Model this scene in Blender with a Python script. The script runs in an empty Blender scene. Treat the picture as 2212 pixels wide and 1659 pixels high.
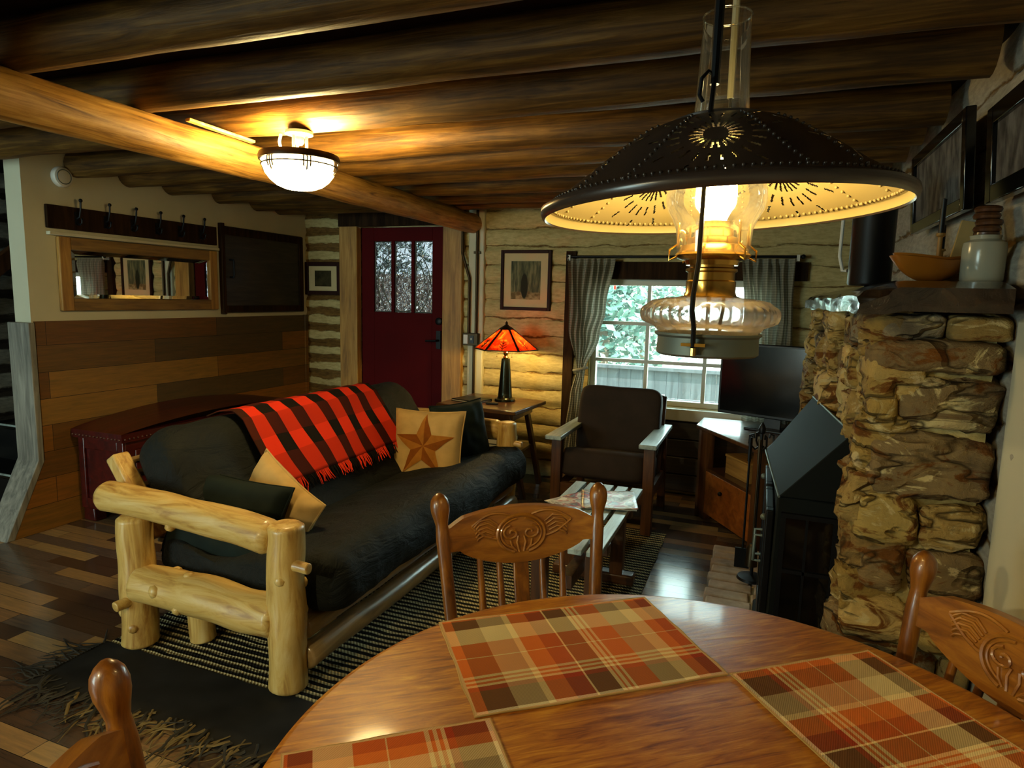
import bpy, bmesh, math, random
from mathutils import Vector, Matrix, noise
random.seed(7)
PI = math.pi
SC = bpy.context.scene
COL = SC.collection
V = Vector

# ------------------------------------------------------------------ camera
cam_data = bpy.data.cameras.new('camera')
cam_data.sensor_fit = 'HORIZONTAL'
cam_data.sensor_width = 36.0
cam_data.lens = 1395.0 / 2212.0 * 36.0
cam_data.clip_start = 0.02
cam_data.clip_end = 300
cam = bpy.data.objects.new('camera', cam_data)
COL.objects.link(cam)
RT = V((0.9321714, 0.36121461, 0.02409325))
DN = V((0.0700637, -0.11471511, -0.99092458))
FW = V((-0.35517258, 0.92539962, -0.13224218))
cm = Matrix.Identity(4)
for i in range(3):
    cm[i][0] = RT[i]; cm[i][1] = -DN[i]; cm[i][2] = -FW[i]
cm[0][3], cm[1][3], cm[2][3] = 0.0, 0.0, 1.42
cam.matrix_world = cm
SC.camera = cam

# ------------------------------------------------------------------ world, sun, exposure
world = bpy.data.worlds.new('sky')
SC.world = world
world.use_nodes = True
wn = world.node_tree.nodes
bg = wn['Background']
bg.inputs[0].default_value = (0.66, 0.93, 0.90, 1)
bg.inputs[1].default_value = 4.2
sun_d = bpy.data.lights.new('sun', 'SUN')
sun_d.energy = 8.0
sun_d.angle = 0.01
sun_d.color = (1.0, 0.97, 0.9)
sun = bpy.data.objects.new('sun', sun_d)
COL.objects.link(sun)
sun.rotation_euler = V((-0.75, 0.28, -0.75)).to_track_quat('-Z', 'Y').to_euler()
SC.view_settings.view_transform = 'Standard'
SC.view_settings.look = 'None'
SC.view_settings.gamma = 1.0
SC.view_settings.use_curve_mapping = False
SC.view_settings.exposure = 1.8
CY = SC.cycles
CY.use_denoising = True
CY.max_bounces = 6
CY.diffuse_bounces = 3
CY.glossy_bounces = 3
CY.transmission_bounces = 4
CY.transparent_max_bounces = 12
CY.sample_clamp_indirect = 4.0
CY.caustics_reflective = False
CY.caustics_refractive = False
CY.use_adaptive_sampling = True
CY.adaptive_threshold = 0.02

def portal(name, loc, rot, w, h):
    d = bpy.data.lights.new(name, 'AREA'); d.shape = 'RECTANGLE'; d.size = w; d.size_y = h
    d.cycles.is_portal = True
    o = bpy.data.objects.new(name, d); COL.objects.link(o); o.location = loc; o.rotation_euler = rot
portal('rear_window_portal', (-3.87, -2.72, 1.23), (math.pi / 2, 0, 0), 1.75, 1.77)
portal('back_window_portal', (-.59, 4.96, 1.11), (-math.pi / 2, 0, 0), 1.27, .93)

CEIL_LAMP = 22.0
CEIL_BULB = 620.0
FILL_BULB = 760.0  # strength of the added out-of-view pendant
HANG_BULB = 55.0
TABLE_BULB = 170.0

# ------------------------------------------------------------------ materials
def lin(c):
    if isinstance(c, str):
        c = [int(c[i:i + 2], 16) / 255 for i in (0, 2, 4)]
        c = [x / 12.92 if x <= .04045 else ((x + .055) / 1.055) ** 2.4 for x in c]
    return (c[0], c[1], c[2], 1.0)

class NT:
    def __init__(s, name):
        s.m = bpy.data.materials.new(name)
        s.m.use_nodes = True
        s.t = s.m.node_tree
        s.n = s.t.nodes
        s.b = s.n['Principled BSDF']
        s.out = s.n['Material Output']
    def node(s, typ, **kw):
        n = s.n.new(typ)
        for k, v in kw.items():
            setattr(n, k, v)
        return n
    def put(s, sock, val):
        if isinstance(val, bpy.types.NodeSocket):
            s.t.links.new(val, sock)
        elif val is not None:
            if sock.type == 'RGBA' and not isinstance(val, (int, float)):
                sock.default_value = lin(val)
            else:
                sock.default_value = val
    def coord(s, kind='Object'):
        return s.node('ShaderNodeTexCoord').outputs[kind]
    def mapv(s, vec, scale=(1, 1, 1), rot=(0, 0, 0), loc=(0, 0, 0)):
        n = s.node('ShaderNodeMapping')
        s.put(n.inputs['Vector'], vec)
        n.inputs['Scale'].default_value = scale
        n.inputs['Rotation'].default_value = rot
        n.inputs['Location'].default_value = loc
        return n.outputs[0]
    def noise(s, vec, scale=5, detail=4, rough=.55, dist=0, out='Fac'):
        n = s.node('ShaderNodeTexNoise')
        s.put(n.inputs['Vector'], vec)
        n.inputs['Scale'].default_value = scale
        n.inputs['Detail'].default_value = detail
        n.inputs['Roughness'].default_value = rough
        n.inputs['Distortion'].default_value = dist
        return n.outputs[out]
    def math(s, op, a, b=None, c=None, clamp=False):
        n = s.node('ShaderNodeMath', operation=op)
        n.use_clamp = clamp
        s.put(n.inputs[0], a)
        if b is not None: s.put(n.inputs[1], b)
        if c is not None: s.put(n.inputs[2], c)
        return n.outputs[0]
    def sep(s, vec):
        n = s.node('ShaderNodeSeparateXYZ')
        s.put(n.inputs[0], vec)
        return n.outputs
    def ramp(s, fac, stops, interp='LINEAR'):
        n = s.node('ShaderNodeValToRGB')
        cr = n.color_ramp
        cr.interpolation = interp
        while len(cr.elements) < len(stops):
            cr.elements.new(1.0)
        for e, (p, c) in zip(cr.elements, stops):
            e.position = p
            e.color = lin(c)
        s.put(n.inputs[0], fac)
        return n.outputs[0]
    def mix(s, fac, a, b, mode='MIX'):
        n = s.node('ShaderNodeMix', data_type='RGBA', blend_type=mode)
        s.put(n.inputs[0], fac)
        s.put(n.inputs[6], a)
        s.put(n.inputs[7], b)
        return n.outputs[2]
    def rng(s, v, a, b, c=0, d=1):
        n = s.node('ShaderNodeMapRange')
        s.put(n.inputs[0], v)
        for i, x in enumerate((a, b, c, d)):
            n.inputs[i + 1].default_value = x
        return n.outputs[0]
    def bump(s, h, strength=.3, dist=.01):
        n = s.node('ShaderNodeBump')
        n.inputs['Strength'].default_value = strength
        n.inputs['Distance'].default_value = dist
        s.put(n.inputs['Height'], h)
        s.t.links.new(n.outputs[0], s.b.inputs['Normal'])
    def fin(s, color=None, rough=.6, metal=0, spec=.5, coat=0, coat_rough=.1):
        if color is not None: s.put(s.b.inputs['Base Color'], color)
        s.put(s.b.inputs['Roughness'], rough)
        s.put(s.b.inputs['Metallic'], metal)
        s.b.inputs['Specular IOR Level'].default_value = spec
        s.b.inputs['Coat Weight'].default_value = coat
        s.b.inputs['Coat Roughness'].default_value = coat_rough
        return s.m

def plain(name, c, rough=.6, metal=0, spec=.5, var=.12, scale=8, coat=0):
    t = NT(name)
    n = t.noise(t.coord(), scale, 3)
    c = lin(c)
    lo = [x * (1 - var) for x in c[:3]]
    hi = [min(1, x * (1 + var)) for x in c[:3]]
    return t.fin(t.ramp(n, [(.3, lo), (.7, hi)]), rough, metal, spec, coat)

def wood(name, cs, axis='x', freq=1.0, rough=.55, coat=0, bumpst=.15, spec=.5, stretch=12, dist=.6, rot=(0, 0, 0)):
    t = NT(name)
    sc = {'x': (1 / stretch * 3, 3, 3), 'y': (3, 1 / stretch * 3, 3), 'z': (3, 3, 1 / stretch * 3)}[axis]
    co = t.coord()
    if rot != (0, 0, 0): co = t.mapv(co, rot=rot)
    v = t.mapv(co, scale=[k * freq for k in sc])
    n1 = t.noise(v, 9, 6, .6, dist)
    n2 = t.noise(co, 2.5 * freq, 3)
    f = t.math('ADD', t.math('MULTIPLY', n1, .75), t.math('MULTIPLY', n2, .25))
    k = len(cs)
    col = t.ramp(f, [(.33 + .34 * i / (k - 1), c) for i, c in enumerate(cs)])
    t.bump(n1, bumpst, .01)
    return t.fin(col, rough, 0, spec, coat)

def emis(name, color, strength):
    t = NT(name)
    t.b.inputs['Base Color'].default_value = lin(color)
    t.b.inputs['Emission Color'].default_value = lin(color)
    t.b.inputs['Emission Strength'].default_value = strength
    return t.m

def thin_glass(name, tint=(.97, .98, .97), refl=.09, rough=.03, dirt=0.0, bump=None, dcol=(.9, .85, .7, 1)):
    t = NT(name)
    t.n.remove(t.b)
    tr = t.node('ShaderNodeBsdfTransparent'); tr.inputs[0].default_value = lin(tint)
    gl = t.node('ShaderNodeBsdfGlossy'); gl.inputs['Roughness'].default_value = rough
    gl.inputs[0].default_value = (1, 1, 1, 1)
    lw = t.node('ShaderNodeLayerWeight'); lw.inputs[0].default_value = .35
    if bump:
        b = t.node('ShaderNodeBump'); b.inputs['Strength'].default_value = bump[1]; b.inputs['Distance'].default_value = .02
        t.put(b.inputs['Height'], t.noise(t.coord(), bump[0], 2, .5, .8))
        t.put(gl.inputs['Normal'], b.outputs[0]); t.put(lw.inputs['Normal'], b.outputs[0])
    f = t.math('ADD', t.math('MULTIPLY', lw.outputs['Fresnel'], .8), refl, clamp=True)
    mx = t.node('ShaderNodeMixShader')
    t.put(mx.inputs[0], f)
    t.t.links.new(tr.outputs[0], mx.inputs[1]); t.t.links.new(gl.outputs[0], mx.inputs[2])
    last = mx
    if dirt:
        df = t.node('ShaderNodeBsdfTranslucent'); df.inputs[0].default_value = dcol
        m2 = t.node('ShaderNodeMixShader')
        t.put(m2.inputs[0], t.math('MULTIPLY', t.noise(t.coord(), 14, 3), dirt * 2))
        t.t.links.new(mx.outputs[0], m2.inputs[1]); t.t.links.new(df.outputs[0], m2.inputs[2])
        last = m2
    t.t.links.new(last.outputs[0], t.out.inputs[0])
    return t.m

def floor_mat():
    t = NT('plank_floor')
    co = t.coord()
    br = t.node('ShaderNodeTexBrick')
    br.offset = .37; br.offset_frequency = 2
    t.put(br.inputs['Vector'], co)
    br.inputs['Color1'].default_value = (0, 0, 0, 1); br.inputs['Color2'].default_value = (1, 1, 1, 1)
    br.inputs['Mortar'].default_value = (.5, .5, .5, 1)
    br.inputs['Scale'].default_value = 1; br.inputs['Mortar Size'].default_value = .0012
    br.inputs['Brick Width'].default_value = .46; br.inputs['Row Height'].default_value = .082
    br.inputs['Bias'].default_value = 0
    rnd = t.math('FRACT', t.math('MULTIPLY', br.outputs['Color'], 7.31))
    col = t.ramp(rnd, [(0, '57463a'), (.2, '8f7456'), (.38, '6c6058'), (.55, 'a58860'), (.72, '786656'), (.86, 'b2976a')], 'CONSTANT')
    g = t.noise(t.mapv(co, (2, 28, 1)), 3, 5, .65, .4)
    col = t.mix(.55, col, t.ramp(g, [(.3, '463a30'), (.7, 'a08662')]), 'OVERLAY')
    col = t.mix(br.outputs['Fac'], col, '171210')
    t.bump(t.math('ADD', t.math('MULTIPLY', br.outputs['Fac'], -1), t.math('MULTIPLY', g, .25)), .35, .002)
    return t.fin(col, t.rng(g, .2, .8, .1, .22), 0, .6)

def log_wall_mat(name, brown_fn, cream=('c6b680', 'a3925e'), brown=('84642f', '553c1a'), pitch=.14, zoff=0.0, hax='x'):
    # cream daubed chinking with hewn brown log faces showing through in ragged strips
    t = NT(name)
    co = t.coord()
    x, y, z = t.sep(co)
    h = x if hax == 'x' else y
    wob = t.noise(t.mapv(co, (2.2, 2.2, 7)), 2.2, 5, .62)
    zz = t.math('ADD', z, t.math('MULTIPLY', t.math('SUBTRACT', wob, .5), .075))
    fr = t.math('FRACT', t.math('DIVIDE', t.math('ADD', zz, zoff), pitch))
    d = t.math('ABSOLUTE', t.math('SUBTRACT', fr, .5))          # .5 at the seam, 0 mid course
    big = t.noise(t.mapv(co, (1.3, 1.3, 2.0)), 1.8, 3)
    thr = brown_fn(t, h, big)
    mask = t.rng(t.math('SUBTRACT', d, thr), -.02, .03)
    fine = t.noise(t.mapv(co, (6, 6, 22)), 3, 6, .65)
    cc = t.ramp(fine, [(.3, cream[1]), (.65, cream[0])])
    bc = t.ramp(fine, [(.32, brown[1]), (.68, brown[0])])
    col = t.mix(mask, cc, bc)
    t.bump(t.math('SUBTRACT', t.math('MULTIPLY', fine, .5), t.math('MULTIPLY', mask, 1.0)), .6, .014)
    return t.fin(col, .8, 0, .3)

M = {}
M['floor'] = floor_mat()
M['wall_back'] = log_wall_mat('log_wall_back', lambda t, h, b: t.math('SUBTRACT', t.rng(h, -3.3, -2.3, .25, .475), t.math('MULTIPLY', t.math('SUBTRACT', b, .5), .22)))
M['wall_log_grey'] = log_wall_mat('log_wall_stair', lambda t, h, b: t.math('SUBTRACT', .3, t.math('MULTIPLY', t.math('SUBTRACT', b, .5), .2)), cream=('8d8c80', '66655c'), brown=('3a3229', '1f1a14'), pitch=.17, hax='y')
M['wall_right'] = log_wall_mat('log_wall_right', lambda t, h, b: t.math('SUBTRACT', .45, t.math('MULTIPLY', t.math('SUBTRACT', b, .5), .15)), cream=('b4ac9c', '8f887a'), pitch=.16, hax='y')
M['plaster'] = plain('white_plaster', 'cbc6ac', .85, spec=.2, var=.06, scale=3)
M['wood_dark_trim'] = wood('dark_trim_wood', ['1a110a', '2c1e12', '3d2a19'], 'z', rough=.8, spec=.06)
M['pine_z'] = wood('pine_board_upright', ['7a5524', 'a87a36', 'c1954c'], 'z', 1.2)
M['pine_y'] = wood('pine_board_lengthwise', ['5f4420', '86642e', '9c7838'], 'y', 1.2)
M['pine_x'] = wood('pine_board_level', ['6b4a20', '93692f', 'a87f40'], 'x', 1.2)
M['joist'] = wood('hewn_joist_wood', ['2c1a07', '48300d', '644618', '80602a'], 'x', 1.7, .6, spec=.3, stretch=16, bumpst=.4)
M['beam'] = wood('peeled_beam_wood', ['573814', '9a6f2c', 'b58943', 'cfa65c'], 'y', 1.9, .5, stretch=14, bumpst=.4)
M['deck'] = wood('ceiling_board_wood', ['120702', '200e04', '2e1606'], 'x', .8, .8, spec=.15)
M['grey_board'] = wood('grey_weathered_board', ['55534d', '7d7a70', '9a968a'], 'z', 1.4, .7)
M['aspen_z'] = wood('peeled_log_upright', ['96682c', 'c9a45a', 'd9bd7c'], 'z', .9, .42, coat=.25, stretch=7, dist=1.4)
M['aspen_x'] = wood('peeled_log_across', ['96682c', 'c9a45a', 'd9bd7c'], 'x', .9, .42, coat=.25, stretch=7, dist=1.4)
M['aspen_y'] = wood('peeled_log_lengthwise', ['5d4a30', '8e744c', 'a78c60'], 'y', .9, .32, coat=.4, stretch=10, dist=1)
M['oak'] = wood('golden_oak', ['42240c', '774411', 'a0661f'], 'z', 1.6, .34, coat=.35, stretch=9)
M['oak_x'] = wood('golden_oak_crest', ['66380d', '8d5516', 'a96d22'], 'x', 1.6, .36, coat=.35, stretch=9)
M['table_top'] = wood('oak_table_top', ['6b3408', 'a05c12', 'bd7a1e', 'd69a38'], 'x', 3.2, .42, coat=.22, bumpst=.08, stretch=9, dist=1.0, rot=(0, 0, -math.radians(38)))
M['mahogany'] = wood('red_cedar_finish', ['2a0504', '430b08', '56120c'], 'y', 1.0, .35, coat=.3)
M['grey_slat'] = wood('weathered_slat_wood', ['6f7470', '93a09c', 'aebbb6'], 'y', 1.4, .4, coat=.2)
M['brown_wood'] = wood('walnut_brown_wood', ['2a170a', '4d2c13', '6a4220'], 'z', 1.1, .4, coat=.3)
M['brown_wood_x'] = wood('walnut_brown_wood_level', ['2a170a', '4a2a12', '634020'], 'x', 1.1, .35, coat=.4)
M['orange_board'] = wood('knotty_orange_board', ['5e2f0c', '8a4c17', 'a3622a'], 'x', .8, .45)
M['mantel'] = wood('dark_hewn_mantel_wood', ['140d08', '291b12', '44301f'], 'y', .7, .22, coat=.7, bumpst=.5, stretch=6)
M['green_black'] = plain('black_green_canvas', '1b201c', .75, spec=.25, var=.3, scale=5)
def canvas():
    t = NT('dark_futon_canvas')
    co = t.coord()
    n = t.noise(co, 6, 3)
    w = t.noise(t.mapv(co, (9, 3.5, 9)), 1.6, 4, .6, 1.5)
    t.bump(t.math('ADD', w, t.math('MULTIPLY', t.noise(co, 220, 1), .04)), .55, .03)
    return t.fin(t.ramp(n, [(.3, '090c0a'), (.7, '131714')]), .78, 0, .25)
M['canvas_dark'] = canvas()
M['green_cloth'] = plain('dark_green_cloth', '111a15', .85, spec=.2, var=.25, scale=6)
M['tan_cloth'] = plain('tan_cotton', 'b3925a', .9, spec=.1, var=.1, scale=14)
M['star_dark'] = plain('rust_brown_cotton', '7a4212', .9, spec=.1, var=.15, scale=20)
M['star_light'] = plain('amber_brown_cotton', '9a6222', .9, spec=.1, var=.15, scale=20)
M['brown_suede'] = plain('dark_brown_upholstery', '2c2017', .8, spec=.25, var=.2, scale=10)
M['black_metal'] = plain('black_iron', '0e0e10', .45, .6, var=.2)
M['stove_metal'] = plain('charcoal_stove_steel', '0e110f', .7, 0, spec=.12, var=.15, scale=3)
M['stove_glass'] = plain('dark_stove_glass', '070706', .08, 0, spec=.6, var=.05)
M['bronze'] = plain('bronze_metal', '3d2f1c', .4, .8)
M['brass'] = plain('polished_brass', 'b8924a', .22, 1.0, var=.08)
M['tin_grey'] = plain('dull_tin', '666e66', .55, .6, var=.08)
M['shade_out'] = plain('dark_punched_tin', '352b25', .27, 0, spec=.7, var=.15)
M['shade_in'] = plain('aged_cream_tin', '9c8856', .5, .0, spec=.4, var=.06)
M['glass'] = thin_glass('clear_glass', refl=.02)
M['lamp_glass'] = thin_glass('lamp_chimney_glass', (.97, .96, .9), .035, .05, dirt=.006)
M['font_glass'] = thin_glass('smoky_font_glass', (.74, .71, .70), .12, .2, dirt=.24, dcol=(.8, .76, .76, 1))
M['door_glass'] = thin_glass('hammered_glass', (.3, .29, .31), .2, .08, bump=(30, 1.0))
M['mirror'] = plain('mirror_silver', 'e6e6e2', .015, 1.0, var=0)
M['black_gloss'] = plain('black_gloss_plastic', '050505', .12, 0, .6, var=.05)
M['black_plastic'] = plain('black_plastic', '0a0a0a', .4, 0, .4)
M['white_paint'] = plain('white_painted_wood', 'cfd0c4', .5, var=.04)
M['white_plastic'] = plain('white_plastic', 'd5d3c8', .4, var=.03)
M['red_door'] = plain('oxblood_door_paint', '4a0204', .7, spec=.12, var=.1, scale=4)
M['paper'] = plain('paper_page', 'd8d2c2', .6, var=.05)
M['frame_dark'] = plain('dark_brown_frame', '2a120a', .6, spec=.15, var=.15)
M['mat_board'] = plain('cream_mat_board', 'c5b58a', .9, spec=.1, var=.04)
M['soil'] = plain('sunlit_gravel', 'b9b6a6', .9, var=.15, scale=2)
M['fence'] = wood('grey_fence_board', ['20282b', '30393d', '3e474b'], 'z', .7, .8)
M['leaf'] = plain('teal_green_leaf', '38584f', .6, var=.55, scale=1.3)
M['bark'] = plain('grey_bark', '5a5347', .9, var=.3)
M['crock'] = plain('white_glazed_crock', 'a5a08a', .18, 0, .5, var=.06)
M['orange_wood'] = plain('orange_turned_wood', 'a8641a', .4, var=.15, coat=.2)
M['cord'] = plain('pale_lamp_cord', '8c8468', .5)

def brick_mat():
    t = NT('worn_hearth_brick')
    n = t.noise(t.coord(), 9, 5, .6)
    n2 = t.noise(t.coord(), 2.2, 2)
    col = t.mix(t.rng(n2, .4, .65), t.ramp(n, [(.3, '857b70'), (.7, 'bdb2a4')]), t.ramp(n, [(.3, '6a4a30'), (.7, '94704e')]))
    t.bump(n, .5, .006)
    return t.fin(col, .8, 0, .25)
M['brick'] = brick_mat()

def stone_mat():
    t = NT('fieldstone')
    at = t.node('ShaderNodeAttribute'); at.attribute_name = 'Col'
    co = t.coord()
    n = t.noise(t.mapv(co, (1, 1, 2.2)), 6, 7, .65, 1.2)
    n2 = t.noise(co, 22, 5, .7)
    col = t.mix(t.rng(n, .54, .6), at.outputs[0], '714618')
    col = t.mix(t.rng(n, .43, .38), col, 'cdbd8c')
    rid = t.math('ABSOLUTE', t.math('SUBTRACT', t.noise(t.mapv(co, (1, 1, 2.4)), 3.0, 3, .5, .4), .5))
    col = t.mix(t.rng(rid, .012, .002, 0, .75), col, '38290f')
    col = t.mix(t.rng(t.noise(co, 2.7, 4), .56, .68), col, '554c40')
    col = t.mix(.35, col, t.ramp(n2, [(.3, '5b4a30'), (.7, 'c5b486')]), 'OVERLAY')
    t.bump(t.math('ADD', t.math('ADD', t.math('MULTIPLY', n, .6), t.math('MULTIPLY', n2, .4)), t.rng(rid, 0, .04, 0, .6)), 1.0, .03)
    return t.fin(col, .85, 0, .2)
M['stone'] = stone_mat()

def rug_mat():
    t = NT('striped_woven_rug')
    co = t.coord()
    x, y, z = t.sep(co)
    wob = t.noise(t.mapv(co, (3, 3, 1)), 3, 3)
    fr = t.math('FRACT', t.math('ADD', t.math('DIVIDE', y, .034), t.math('MULTIPLY', wob, .7)))
    tw = t.math('SINE', t.math('ADD', t.math('MULTIPLY', x, 420), t.math('MULTIPLY', y, 300)))
    light = t.mix(t.rng(tw, -.2, .6), '8b7f5a', 'c8ba8e')
    n = t.noise(t.mapv(co, (1.2, 12, 1)), 2.5, 3)
    cut = t.math('ADD', fr, t.math('MULTIPLY', t.math('SUBTRACT', n, .5), .9))
    col = t.mix(t.rng(cut, .5, .56), '171512', light)
    t.bump(t.math('ADD', t.math('SINE', t.math('MULTIPLY', y, 2 * PI / .017)), tw), .6, .004)
    return t.fin(col, .9, 0, .1)
M['rug'] = rug_mat()
M['rug_black'] = plain('black_leather_strips', '1c1b1a', .7, spec=.3, var=.4, scale=9)
M['fringe'] = plain('frayed_leather', '2b2822', .65, spec=.3, var=.6, scale=14)

def plaid_mat():
    t = NT('autumn_plaid_weave')
    x, y, z = t.sep(t.coord())
    u = t.rng(x, -.2325, .2325); v = t.rng(y, -.155, .155)
    O, B, C, T, R, W = 'd9702c', '684526', 'ecd49a', 'b5a47a', 'a33a1a', 'f4e6c0'
    su = t.ramp(u, [(0, O), (.05, B), (.16, T), (.27, C), (.30, O), (.38, R), (.46, C), (.465, B), (.56, C), (.575, O), (.585, C), (.6, O), (.61, C), (.625, O), (.72, T), (.82, C), (.88, O), (.93, R)], 'CONSTANT')
    sv = t.ramp(v, [(0, W), (.03, B), (.2, R), (.24, C), (.26, O), (.28, C), (.3, O), (.32, C), (.34, O), (.52, C), (.53, O), (.68, C), (.86, B), (.97, O)], 'CONSTANT')
    th = t.math('SINE', t.math('MULTIPLY', t.math('ADD', x, y), 1400))
    col = t.mix(t.rng(th, -1, 1, .4, .6), su, sv)
    edge = t.math('MAXIMUM', t.math('ABSOLUTE', t.math('SUBTRACT', u, .5)), t.math('ABSOLUTE', t.math('SUBTRACT', v, .5)))
    col = t.mix(t.rng(edge, .488, .49), col, 'd0a878')
    t.bump(t.math('ADD', th, t.math('MULTIPLY', t.noise(t.coord(), 30, 2), 3)), .25, .001)
    return t.fin(col, .85, 0, .15)
M['plaid'] = plaid_mat()

def throw_mat():
    t = NT('red_black_plaid_throw')
    uv = t.coord('UV')
    x, y, z = t.sep(uv)
    R, K, D = 'd93a20', '1e1a14', '3a2114'
    st = []
    n = 6
    for i in range(n):
        a = (i + .32) / n
        st += [(max(0, a - .3 / n), K), (a, R), (a + .5 / n, K)]
    st = [(0, D)] + st[1:]
    col = t.ramp(x, st, 'CONSTANT')
    band = t.ramp(y, [(0, '000000'), (.12, 'ffffff'), (.3, '000000'), (.45, 'ffffff'), (.66, '000000'), (.8, 'ffffff')], 'CONSTANT')
    col = t.mix(t.math('MULTIPLY', band, .3), col, '6a2214')
    w = t.noise(t.mapv(uv, (160, 120, 1)), 3, 2)
    t.bump(w, .3, .003)
    return t.fin(t.mix(.2, col, t.ramp(w, [(.3, '201008'), (.7, 'c05030')]), 'OVERLAY'), .95, 0, .05)
M['throw'] = throw_mat()
M['red_yarn'] = plain('red_yarn', 'd93a20', .9, spec=.05)
M['black_yarn'] = plain('black_yarn', '1a1612', .9, spec=.05)

def curtain_mat():
    t = NT('grey_checked_curtain')
    x, y, z = t.sep(t.coord('UV'))
    a = t.math('SINE', t.math('MULTIPLY', x, 300)); b = t.math('SINE', t.math('MULTIPLY', y, 520))
    n = t.noise(t.coord(), 20, 3)
    col = t.mix(t.rng(t.math('ADD', a, b), -.6, .8), '8b8878', 'b0ac9b')
    t.fin(col, .9, 0, .1)
    tl = t.node('ShaderNodeBsdfTranslucent'); t.put(tl.inputs[0], col)
    mx = t.node('ShaderNodeMixShader'); mx.inputs[0].default_value = .35
    t.t.links.new(t.b.outputs[0], mx.inputs[1]); t.t.links.new(tl.outputs[0], mx.inputs[2])
    t.t.links.new(mx.outputs[0], t.out.inputs[0])
    return t.m
M['curtain'] = curtain_mat()

def panel_mat(name, stops, w, h):
    t = NT(name)
    x, y, z = t.sep(t.coord())
    cv = t.node('ShaderNodeCombineXYZ'); t.put(cv.inputs[0], y); t.put(cv.inputs[1], z)
    br = t.node('ShaderNodeTexBrick'); br.offset = .43
    t.put(br.inputs['Vector'], cv.outputs[0])
    br.inputs['Color1'].default_value = (0, 0, 0, 1); br.inputs['Color2'].default_value = (1, 1, 1, 1)
    br.inputs['Scale'].default_value = 1; br.inputs['Mortar Size'].default_value = .0015
    br.inputs['Brick Width'].default_value = w; br.inputs['Row Height'].default_value = h
    rnd = t.math('FRACT', t.math('MULTIPLY', br.outputs['Color'], 5.77))
    col = t.ramp(rnd, stops, 'CONSTANT')
    g = t.noise(t.mapv(t.coord(), (1, 1.6, 22)), 3, 6, .65, .5)
    col = t.mix(.6, col, t.ramp(g, [(.3, '241609'), (.7, '9a7440')]), 'OVERLAY')
    col = t.mix(br.outputs['Fac'], col, '100a05')
    t.bump(g, .2, .004)
    return t.fin(col, .5, 0, .4)
M['wainscot'] = panel_mat('mixed_board_panel', [(0, '84602a'), (.2, '9c7634'), (.38, '685838'), (.55, 'a4742f'), (.72, '876a36'), (.86, 'b08d48')], 1.25, .155)

def photo_mat(name, kind):
    t = NT(name)
    co = t.coord()
    x, y, z = t.sep(co)
    if kind == 'woods':
        n = t.noise(t.mapv(co, (26, 1, 4)), 1.6, 3)
        col = t.ramp(n, [(.35, '3c4130'), (.5, '5b5f44'), (.65, '7d7b58')])
        n2 = t.noise(co, 22, 2)
        low = t.rng(t.math('ADD', z, t.math('MULTIPLY', n2, .05)), -.06, -.075)
        col = t.mix(low, col, t.ramp(n2, [(.4, '6b5c38'), (.6, 'a39468')]))
        d = t.math('ADD', t.math('POWER', t.math('DIVIDE', t.math('ADD', x, .01), .03), 2), t.math('POWER', t.math('DIVIDE', t.math('ADD', z, .045), .1), 2))
        col = t.mix(t.rng(d, 1.1, .8), col, '2a2b1e')
    elif kind == 'dark':
        col = t.ramp(t.noise(co, 14, 4), [(.3, '1f1c12'), (.7, '4a4329')])
    else:
        col = t.ramp(t.noise(t.mapv(co, (1, 6, 3)), 4, 3), [(.35, '3b3733'), (.65, '75706a')])
    return t.fin(col, .6, 0, .08)

def news_mat():
    t = NT('printed_magazine_cover')
    n = t.noise(t.coord(), 11, 3, .6, .6)
    col = t.ramp(n, [(.3, 'c9c6ba'), (.42, '7a6a5c'), (.5, 'd6d0c0'), (.56, 'b0302a'), (.62, '55636a'), (.7, 'd8d4c8')])
    return t.fin(col, .3, 0, .5)
M['news'] = news_mat()

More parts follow.
